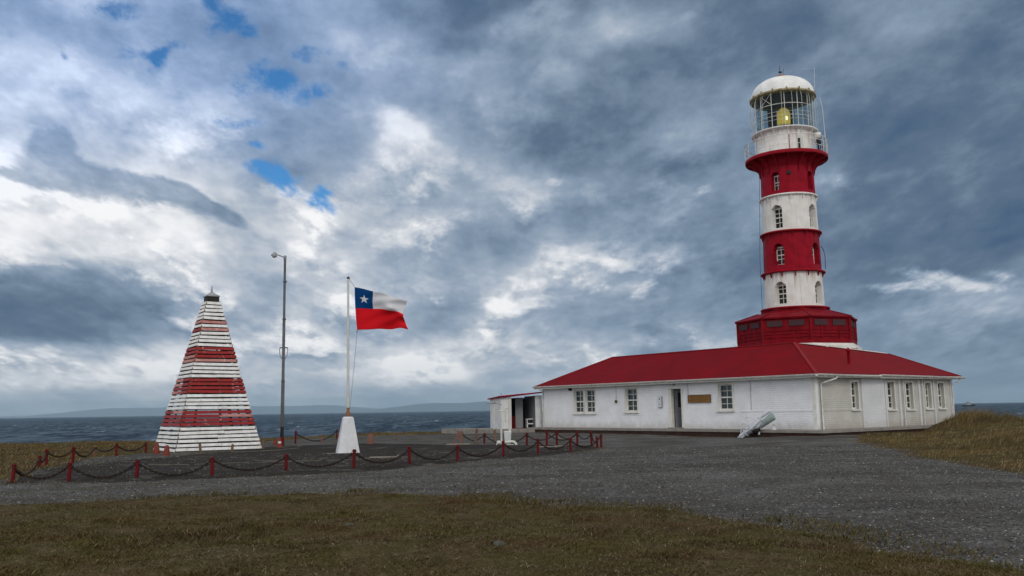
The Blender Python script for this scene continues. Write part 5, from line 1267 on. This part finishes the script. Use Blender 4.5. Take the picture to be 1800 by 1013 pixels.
def put_post(key, x, y, h, label, faded=False, rz=0):
    o = _post if _pn[0] == 0 else copy_tree(_post); _pn[0] += 1
    z = zg(x, y); o.location = (x, y, z); s = h/.55; o.scale = (1, 1, s); r = random.Random(_pn[0])
    o.rotation_euler = (math.radians(r.uniform(-2.5, 2.5)), math.radians(r.uniform(-2.5, 2.5)), rz)
    tag(o, label, 'post', 'red posts that carry the chains')
    if faded:
        for ch in o.children:
            if ch.name.startswith('post'):
                ch.data = ch.data.copy(); ch.data.materials[0] = M['post_faded']
    TOPS[key] = Vector((x, y, z+.455*s))
for k, (x, y, h) in enumerate(FRONT):
    lb = 'leftmost red chain post of the near row facing the lawn' if k == 0 else ('red chain post ending the near row towards the house, at its right end' if k == 11 else '%s red chain post from the left in the near row facing the lawn' % ORD[k])
    put_post(('f', k), x, y, h, lb, k == 1 and False, .3)
for k, (x, y, h) in enumerate(LEFTR):
    put_post(('l', k), x, y, h, '%s red chain post going back from the left corner beside the meadow' % ORD[k], k in (3,), 1.1)
BL = ['red chain post standing just right of the lamp post foot', 'short faded red post between lamp post and flagpole pedestal', 'far small post at the meadow edge behind the lamp post',
      'dark rusty post beside the leaning frame, behind the near row', 'red chain post in front of the concrete apron of the shed', 'red post just right of the white weather stand',
      'leftmost post of the crowded cluster below the twin window', 'post close behind another in the cluster below the twin window', 'post right of the middle of the cluster below the twin window',
      'tall far post near the right end of the cluster below the windows', 'short post touching the last post of the near row']
for k, (x, y, h) in enumerate(BACKR): put_post(('b', k), x, y, h, BL[k], k in (1, 3), .4)
_link = None
def chain(a, b, sag, label, r=.0085):
    p, q = TOPS[a], TOPS[b]; d = q-p; L = d.length; n = max(8, int(L*1.10/.066)); pts = []
    for i in range(n+1):
        t = i/n; c = p.lerp(q, t); c.z -= sag*4*t*(1-t)
        g = zg(c.x, c.y)+.02
        if c.z < g: c.z = g
        pts.append(c)
    m = MB()
    for i in range(n):
        u = (pts[i+1]-pts[i]); ln = u.length; u.normalize(); mid = (pts[i]+pts[i+1])/2
        s = u.cross(Vector((0, 0, 1))).normalized(); w = s if i % 2 == 0 else s.cross(u).normalized()
        hl, hw = ln*.5+.016, .024
        ring = [mid+u*(hl*math.cos(a_))+w*(hw*math.sin(a_)) for a_ in [k*math.pi/4 for k in range(8)]]
        m.tube(ring, .0115, 4, False, 0, True)
    o = m.build('chain', M['chain']); tag(o, label, 'chain', 'black chains slung between the red posts'); return o
for k in range(11):
    chain(('f', k), ('f', k+1), (.30, .33, .34, .30, .33, .34, .33, .34, .30, .30, .33)[k], 'black chain sagging from the %s to the %s post of the near row' % (ORD[k] if k else 'leftmost', ORD[k+1]))
chain(('f', 0), ('l', 0), .36, 'long black chain from the near left corner back to the meadow side posts')
for k in range(5): chain(('l', k), ('l', k+1), (.22, .2, .30, .2, .25)[k], 'black chain between the %s and %s posts beside the meadow' % (ORD[k], ORD[k+1]))
chain(('b', 0), ('b', 2), .50, 'black chain hanging behind the lamp post against the meadow')
chain(('b', 4), ('b', 5), .42, 'thin dark chain behind the white weather stand')
chain(('b', 3), ('b', 4), .30, 'thin dark chain right of the leaning frame')
chain(('b', 5), ('b', 7), .28, 'black chain right of the white weather stand below the eave end')
chain(('b', 6), ('b', 8), .30, 'black chain inside the post cluster, left part')
chain(('b', 7), ('b', 8), .24, 'black chain inside the post cluster, behind the left part')
chain(('b', 8), ('b', 9), .24, 'black chain inside the post cluster, right part')
chain(('b', 9), ('b', 10), .26, 'black chain at the right end of the post cluster')

# ================================================================ small things of the yard
def weather_stand():
    x, y = -.36, 40.4; P = empty('weather_stand', (x, y, zg(x, y))); tag(P, 'white pipe stand with two uprights, a white block and bent feet in the chained yard', 'stand')
    b = MB(); b.tube([(-.22, 0, .0), (-.22, 0, 1.50)], .045, 8); b.build('upright', M['pole_white'], P)
    b = MB(); b.tube([(.16, .5, .3), (.16, .5, 1.95)], .055, 8); b.build('upright', M['pole_white'], P)
    b = MB(); b.tube([(-.34, 0, 1.50), (-.05, 0, 1.52)], .03, 6); b.tube([(-.05, .5, 1.62), (.18, .5, 1.64)], .035, 6)
    b.tube([(-.02, .5, 1.60), (-.02, .5, .95)], .035, 6); b.build('cross_arm', M['pole_white'], P)
    b = MB(Matrix.Translation((.06, .45, 0))); b.lathe([(.17, -.05), (.24, .58), (.22, .60)], 4, (0, 0), 0, math.pi/4, False); b.build('block', M['pedestal'], P, .01)
    b = MB(); b.tube([(-.35, .1, .12), (-.12, .05, .10), (.22, .1, .13), (.34, .05, .12), (.42, .0, .06), (.44, -.02, -.02)], .060, 9); b.tube([(-.42, -.4, .0), (-.42, -.4, .09), (-.22, -.4, .10)], .030, 7)
    b.lathe([(0, .02), (.10, .03), (.10, .18), (.0, .19)], 12, (-.33, .1)); b.tube([(.05, -.35, .02), (.32, -.5, .02)], .02, 6); b.build('pipe_foot', M['pole_white'], P)
    P = empty('wind_vane_post', (-1.32, 59.9, zg(-1.32, 59.9))); tag(P, 'white T shaped post standing in front of the shed', 'post')
    b = MB(); b.tube([(0, 0, 0), (0, 0, 1.98)], .045, 8); b.build('post', M['pole_white'], P)
    b = MB(); b.tube([(-.55, 0, 1.94), (.0, 0, 2.0), (.52, 0, 1.90)], .030, 6); b.lathe([(0, 1.98), (.10, 1.99), (.10, 2.06), (0, 2.10)], 10); b.build('cross_arm', M['grey_metal'], P)
weather_stand()
def relic():
    x, y = 12.05, 46.6; z = zg(x, y); ang = math.atan2(-.56, .83)
    P = empty('machine_relic', (11.56, 46.0, zg(11.56, 46.0)), ang); tag(P, 'old grey tubular machine lying tilted against the walk beside the house wall', 'machine relic')
    a, b_ = Vector((0, 0, .06)), Vector((1.72, 0, 1.12)); d = (b_-a).normalized(); up = Vector((-d.z, 0, d.x)); sd = Vector((0, 1, 0))
    m = MB(); m.tube([a, a+d*.32, a+d*.34, a+d*.75, a+d*.78, a+d*1.32, a+d*1.34], [.11, .12, .15, .155, .18, .185, .13], 16)
    for t, w in ((.20, .15), (.33, .20), (.60, .185), (.76, .215), (1.02, .205), (1.30, .21)): m.tube([a+d*t, a+d*(t+.045)], w, 16)
    m.tube([a+d*.40-sd*.17, a+d*.9-sd*.21, a+d*1.2-sd*.22+up*.06, a+d*1.5-sd*.18+up*.15], .045, 8); m.tube([a+d*.62-sd*.14+up*.10, a+d*.62-sd*.26+up*.14], .06, 10)
    m.tube([a+d*.95-up*.16, a+d*.95-up*.34, a+d*.88-up*.42], .05, 8)
    m.build('barrel', M['relic'], P)
    m = MB(); m.tube([a+d*1.15-up*.09, a+d*1.62-up*.08, a+d*1.98-up*.05, a+d*2.04-up*.05], [.15, .17, .205, .17], 16); m.build('tank', M['relic_green'], P)
    m = MB(); m.tube([a+d*1.30+up*.25, a+d*2.00+up*.28, a+d*2.04+up*.28], [.085, .10, .07], 14); m.build('slim_cylinder', M['relic'], P)
    m = MB(); m.tube([a+d*.72-up*.10-sd*.12, a+d*1.02-up*.22-sd*.05, a+d*1.08-up*.20], [.09, .11, .06], 10); m.build('clamp', M['dark_metal'], P)
    m = MB(); m.tube([a-d*.05, a-d*.14-up*.05], [.10, .07], 12); m.tube([a+d*.05-sd*.1-up*.1, a+d*.25-sd*.12-up*.11], .04, 8); m.build('nozzle', M['relic'], P)
    m = MB(); c = a+d*.50+up*.34; m.tube([c+d*(.12*math.cos(k*.5236))+up*(.15*math.sin(k*.5236)) for k in range(12)], .025, 6, closed=True); m.tube([c-up*.15-d*.02, c-up*.24], .05, 8)
    m.tube([c-d*.10-up*.02, c-d*.32-up*.12, c-d*.50-up*.38], .024, 6); m.build('ring_handle', M['relic'], P)
    m = MB(); m.tube([a+d*1.15+up*.24, a+d*1.02+up*.50, a+d*.86+up*.62, a+d*.72+up*.60], .022, 6); m.build('bent_lever', M['relic'], P)
    x, y = 13.25, 45.45; P = empty('timber_beam', (x, y, zg(x, y))); tag(P, 'dark old timber beam lying on the ground along the walk under the tilted machine', 'timber')
    m = MB(); m.bar((-.75, .95, .10), (.42, -.58, .10), .18, .22); m.build('beam', M['dark_wood'], P, .01)
    m = MB(); m.bar((.40, -.56, .12), (.47, -.65, .12), .22, .28); m.build('beam_end', M['dark_metal'], P)
    x, y = 13.15, 45.55; P = empty('small_float', (x, y, zg(x, y)+.21)); tag(P, 'small grey cone shaped float standing on the dark timber beam', 'float')
    m = MB(); m.lathe([(.12, .0), (.15, .03), (.15, .12), (.10, .22), (.04, .30)], 14); m.build('float_body', M['relic'], P)
    m = MB(); m.tube([(-.05, 0, .29), (-.04, 0, .38), (0, 0, .42), (.04, 0, .38), (.05, 0, .29)], .010, 5); m.build('lifting_eye', M['dark_metal'], P)
relic()
M['kerb'] = painted('worn edging', (.13, .118, .10, 1), (.07, .063, .053, 1), None, .7, 6)
def small_things():
    def cone(x, y, s, label, tilt=0):
        P = empty('traffic_cone', (x, y, zg(x, y))); P.rotation_euler = (tilt, 0, .4); tag(P, label, 'cone')
        b = MB(); b.lathe([(.10*s, .0), (.155*s, .0), (.15*s, .03*s), (.10*s, .04*s)], 14); b.lathe([(.10*s, .041*s), (.072*s, .17*s)], 14); b.lathe([(.055*s, .25*s), (.03*s, .38*s), (.0, .385*s)], 14); b.build('cone_body', M['cone_red'], P)
        b = MB(); b.lathe([(.072*s, .171*s), (.055*s, .249*s)], 14); b.build('pale_band', M['cone_white'], P)
    cone(-10.75, 41.2, 1.15, 'small red cone with a pale band at the foot of the lamp post')
    def marker(x, y, h, label, mt, r=.14):
        P = empty('marker_stump', (x, y, zg(x, y)-.02)); tag(P, label, 'marker'); rr = random.Random(int(x*100))
        b = MB(); b.lathe([(r, -.05), (r*.9, h*.3), (r*.62, h*.94), (r*.5, h)], 9, (0, 0), 0, .3); b.build('stump', M[mt], P)
        b = MB(); b.lathe([(r*.5, h+.001), (r*.2, h+.03), (0, h+.035)], 9); b.build('stump_top', M['post_red'], P)
        P.rotation_euler = (rr.uniform(-.08, .08), rr.uniform(-.08, .08), rr.uniform(0, 3))
    marker(-15.10, 38.0, .46, 'red tapered marker stump left of the pyramid, the farther of two', 'cone_red')
    marker(-13.95, 36.1, .40, 'red tapered marker stump in front of the near corner of the pyramid', 'cone_red')
    marker(-7.04, 44.0, .50, 'pinkish weathered stump behind the flagpole pedestal', 'post_faded', .20)
    marker(-12.35, 46.4, .26, 'low red stump left of the lamp post, by the meadow', 'cone_red', .12)
    def stake(x, y, h, label, mt='old_wood'):
        P = empty('wooden_stake', (x, y, zg(x, y)-.05)); tag(P, label, 'stake'); rr = random.Random(int(x*100)); P.rotation_euler = (rr.uniform(-.15, .15), rr.uniform(-.15, .15), rr.uniform(0, 3))
        b = MB(); b.box(-.05, .05, -.04, .04, 0, h); b.build('stake', M[mt], P, .006)
        b = MB(); b.box(-.04, .04, -.03, .03, h+.001, h+.03); b.build('stake_top', M['post_faded'], P)
    stake(-13.2, 37.9, .42, 'short rusty brown stake under the front face of the pyramid, left one'); stake(-12.3, 39.2, .34, 'short rusty brown stake under the front face of the pyramid, middle one')
    stake(-11.35, 40.7, .40, 'stout brown stake at the right foot corner of the pyramid'); stake(-6.58, 50.3, .60, 'thin dark stake at the meadow edge right of the pedestal')
    stake(-1.02, 47.6, .62, 'rusty stake in front of the shed apron'); stake(-1.85, 42.0, .78, 'tall brown stake at the right end of the leaning frame')
    P = empty('leaning_frame', (-2.62, 41.3, zg(-2.62, 41.3))); tag(P, 'rusty leaning frame with a pale plank at its foot, left of the shed', 'frame')
    b = MB(); b.bar((-.22, 0, 0), (.08, .05, .60), .06, .06); b.bar((.22, 0, 0), (.06, .05, .62), .06, .06); b.bar((-.10, .02, .28), (.16, .02, .30), .04, .04); b.build('frame_leg', M['post_faded'], P)
    b = MB(); b.bar((-.48, -.15, .03), (.60, -.05, .04), .12, .05); b.build('foot_plank', M['pale_wood'], P)
    def plank(x, y, L, rz, label, mt='pale_wood'):
        o = None; P = empty('loose_plank', (x, y, zg(x, y)+.012), rz); tag(P, label, 'plank', None)
        b = MB(); b.box(-L/2, L/2, -.07, .07, 0, .035); b.build('board', M[mt], P, .004)
        b = MB(); b.box(-L/2+.06, -L/2+.10, -.072, .072, .0355, .05); b.box(L/2-.14, L/2-.10, -.072, .072, .0355, .05); b.build('cross_cleat', M['old_wood'], P)
    plank(-4.55, 31.2, .95, .1, 'pale plank lying on dark soil right of the flagpole pedestal'); plank(1.35, 37.2, .80, -.2, 'pale plank lying inside the cluster of chain posts'); plank(1.9, 37.9, .55, .4, 'short pale board beside the plank in the post cluster')
    # edging of the old beds
    def kerb(name, pts, w, mt):
        b = MB()
        for p, q in zip(pts[:-1], pts[1:]): b.bar((*p, zg(*p)+.0), (*q, zg(*q)+.0), w, .05)
        o = b.build(name, M[mt]); o['kind'] = 'structure'
    for pts in ([(-11.6, 28.62), (-10.3, 28.5)], [(-10.1, 28.52), (-8.6, 29.15)], [(-8.2, 29.4), (-6.4, 29.82)], [(-6.2, 29.8), (-4.9, 30.5)], [(-4.6, 30.7), (-3.6, 31.3)]): kerb('kerb', pts, .07, 'kerb')
    kerb('kerb', [(-12.3, 37.8), (-11.42, 37.5), (-9.90, 38.2), (-9.5, 39.6)], .10, 'kerb')
    # single stones one can make out
    def stone(x, y, s, label, sd):
        rr = random.Random(sd); bm_v = []; b = MB(); n, m_ = 9, 5
        vs = [(0, 0, s*.55)]; fs = []
        for j in range(1, m_):
            for k in range(n):
                a = 2*math.pi*k/n+j*.3; r = s*math.sin(math.pi*j/m_)*rr.uniform(.78, 1.15); vs.append((r*math.cos(a)*1.2, r*math.sin(a), s*.55*math.cos(math.pi*j/m_)*rr.uniform(.8, 1.15)))
        vs.append((0, 0, -s*.5)); N_ = len(vs)-1
        for k in range(n): fs.append((0, 1+k, 1+(k+1) % n)); fs.append((N_, 1+(m_-2)*n+(k+1) % n, 1+(m_-2)*n+k))
        for j in range(m_-2):
            for k in range(n): a = 1+j*n; fs.append((a+k, a+n+k, a+n+(k+1) % n, a+(k+1) % n))
        b.add(vs, fs, 0, True); o = b.build('stone', M['stone']); o.location = (x, y, zg(x, y)+s*.12); tag(o, label, 'stone', 'single stones lying about')
    stone(-.20, 10.5, .070, 'grey stone lying alone in the foreground grass', 1); stone(-2.3, 12.6, .052, 'small grey stone in the grass left of the middle', 2)
    stone(-5.0, 44.2, .09, 'small white stone at the gravel edge right of the pink stump', 3); stone(-9.9, 41.6, .14, 'brown stone lying right of the lamp post foot', 4)
    stone(-7.1, 30.6, .10, 'orange brown stone at the kerb before the pedestal', 5); stone(-6.5, 30.7, .09, 'orange brown stone nearer the pedestal than its neighbour', 6); stone(-10.9, 26.6, .10, 'yellowish stone in the bare soil behind the near chain row', 7)
small_things()
def far_ship():
    P = empty('distant_boat', (1010, 1990, -6.2)); tag(P, 'tiny dark shape on the sea horizon right of the house, modelled as a boat', 'boat')  # unidentified shape on the horizon, given the form of a boat
    b = MB(Matrix.Rotation(.3, 4, 'Z')); 
    vs = [(-16, -3, 0), (13, -3, 0), (17, 0, 2.5), (13, 3, 0), (-16, 3, 0), (-17, -3.4, 3), (13, -3.6, 3.4), (20, 0, 5), (13, 3.6, 3.4), (-17, 3.4, 3)]
    b.add(vs, [(4, 3, 2, 1, 0), (5, 6, 7, 8, 9), (0, 1, 6, 5), (1, 2, 7, 6), (2, 3, 8, 7), (3, 4, 9, 8), (4, 0, 5, 9)]); b.build('hull', M['dark_metal'], P)
    b = MB(Matrix.Rotation(.3, 4, 'Z')); b.box(-6, 4, -2.4, 2.4, 3.4, 8.0); b.box(-4, 2, -1.8, 1.8, 8.01, 10); b.build('deckhouse', M['grey_metal'], P)
    b = MB(Matrix.Rotation(.3, 4, 'Z')); b.tube([(-1, 0, 10), (-1, 0, 15)], .2, 6); b.tube([(-1, 0, 9.5), (16, 0, 5)], .15, 5); b.build('mast', M['dark_metal'], P)
far_ship()

# ================================================================ the air over the sea
def make_haze():
    b = MB(); b.box(-60000, 60000, -60, 46000, -9.0, 620); o = b.build('haze', bpy.data.materials.new('haze')); o['kind'] = 'stuff'
    m = o.data.materials[0]; m.use_nodes = True; N = NT(m.node_tree); out = N.n('ShaderNodeOutputMaterial'); v = N.n('ShaderNodeVolumePrincipled')
    v.inputs['Color'].default_value = (.66, .88, 1.0, 1); v.inputs['Density'].default_value = HAZE; v.inputs['Anisotropy'].default_value = .2
    N.t.links.new(v.outputs[0], out.inputs['Volume'])
HAZE = 3.4e-5
make_haze()
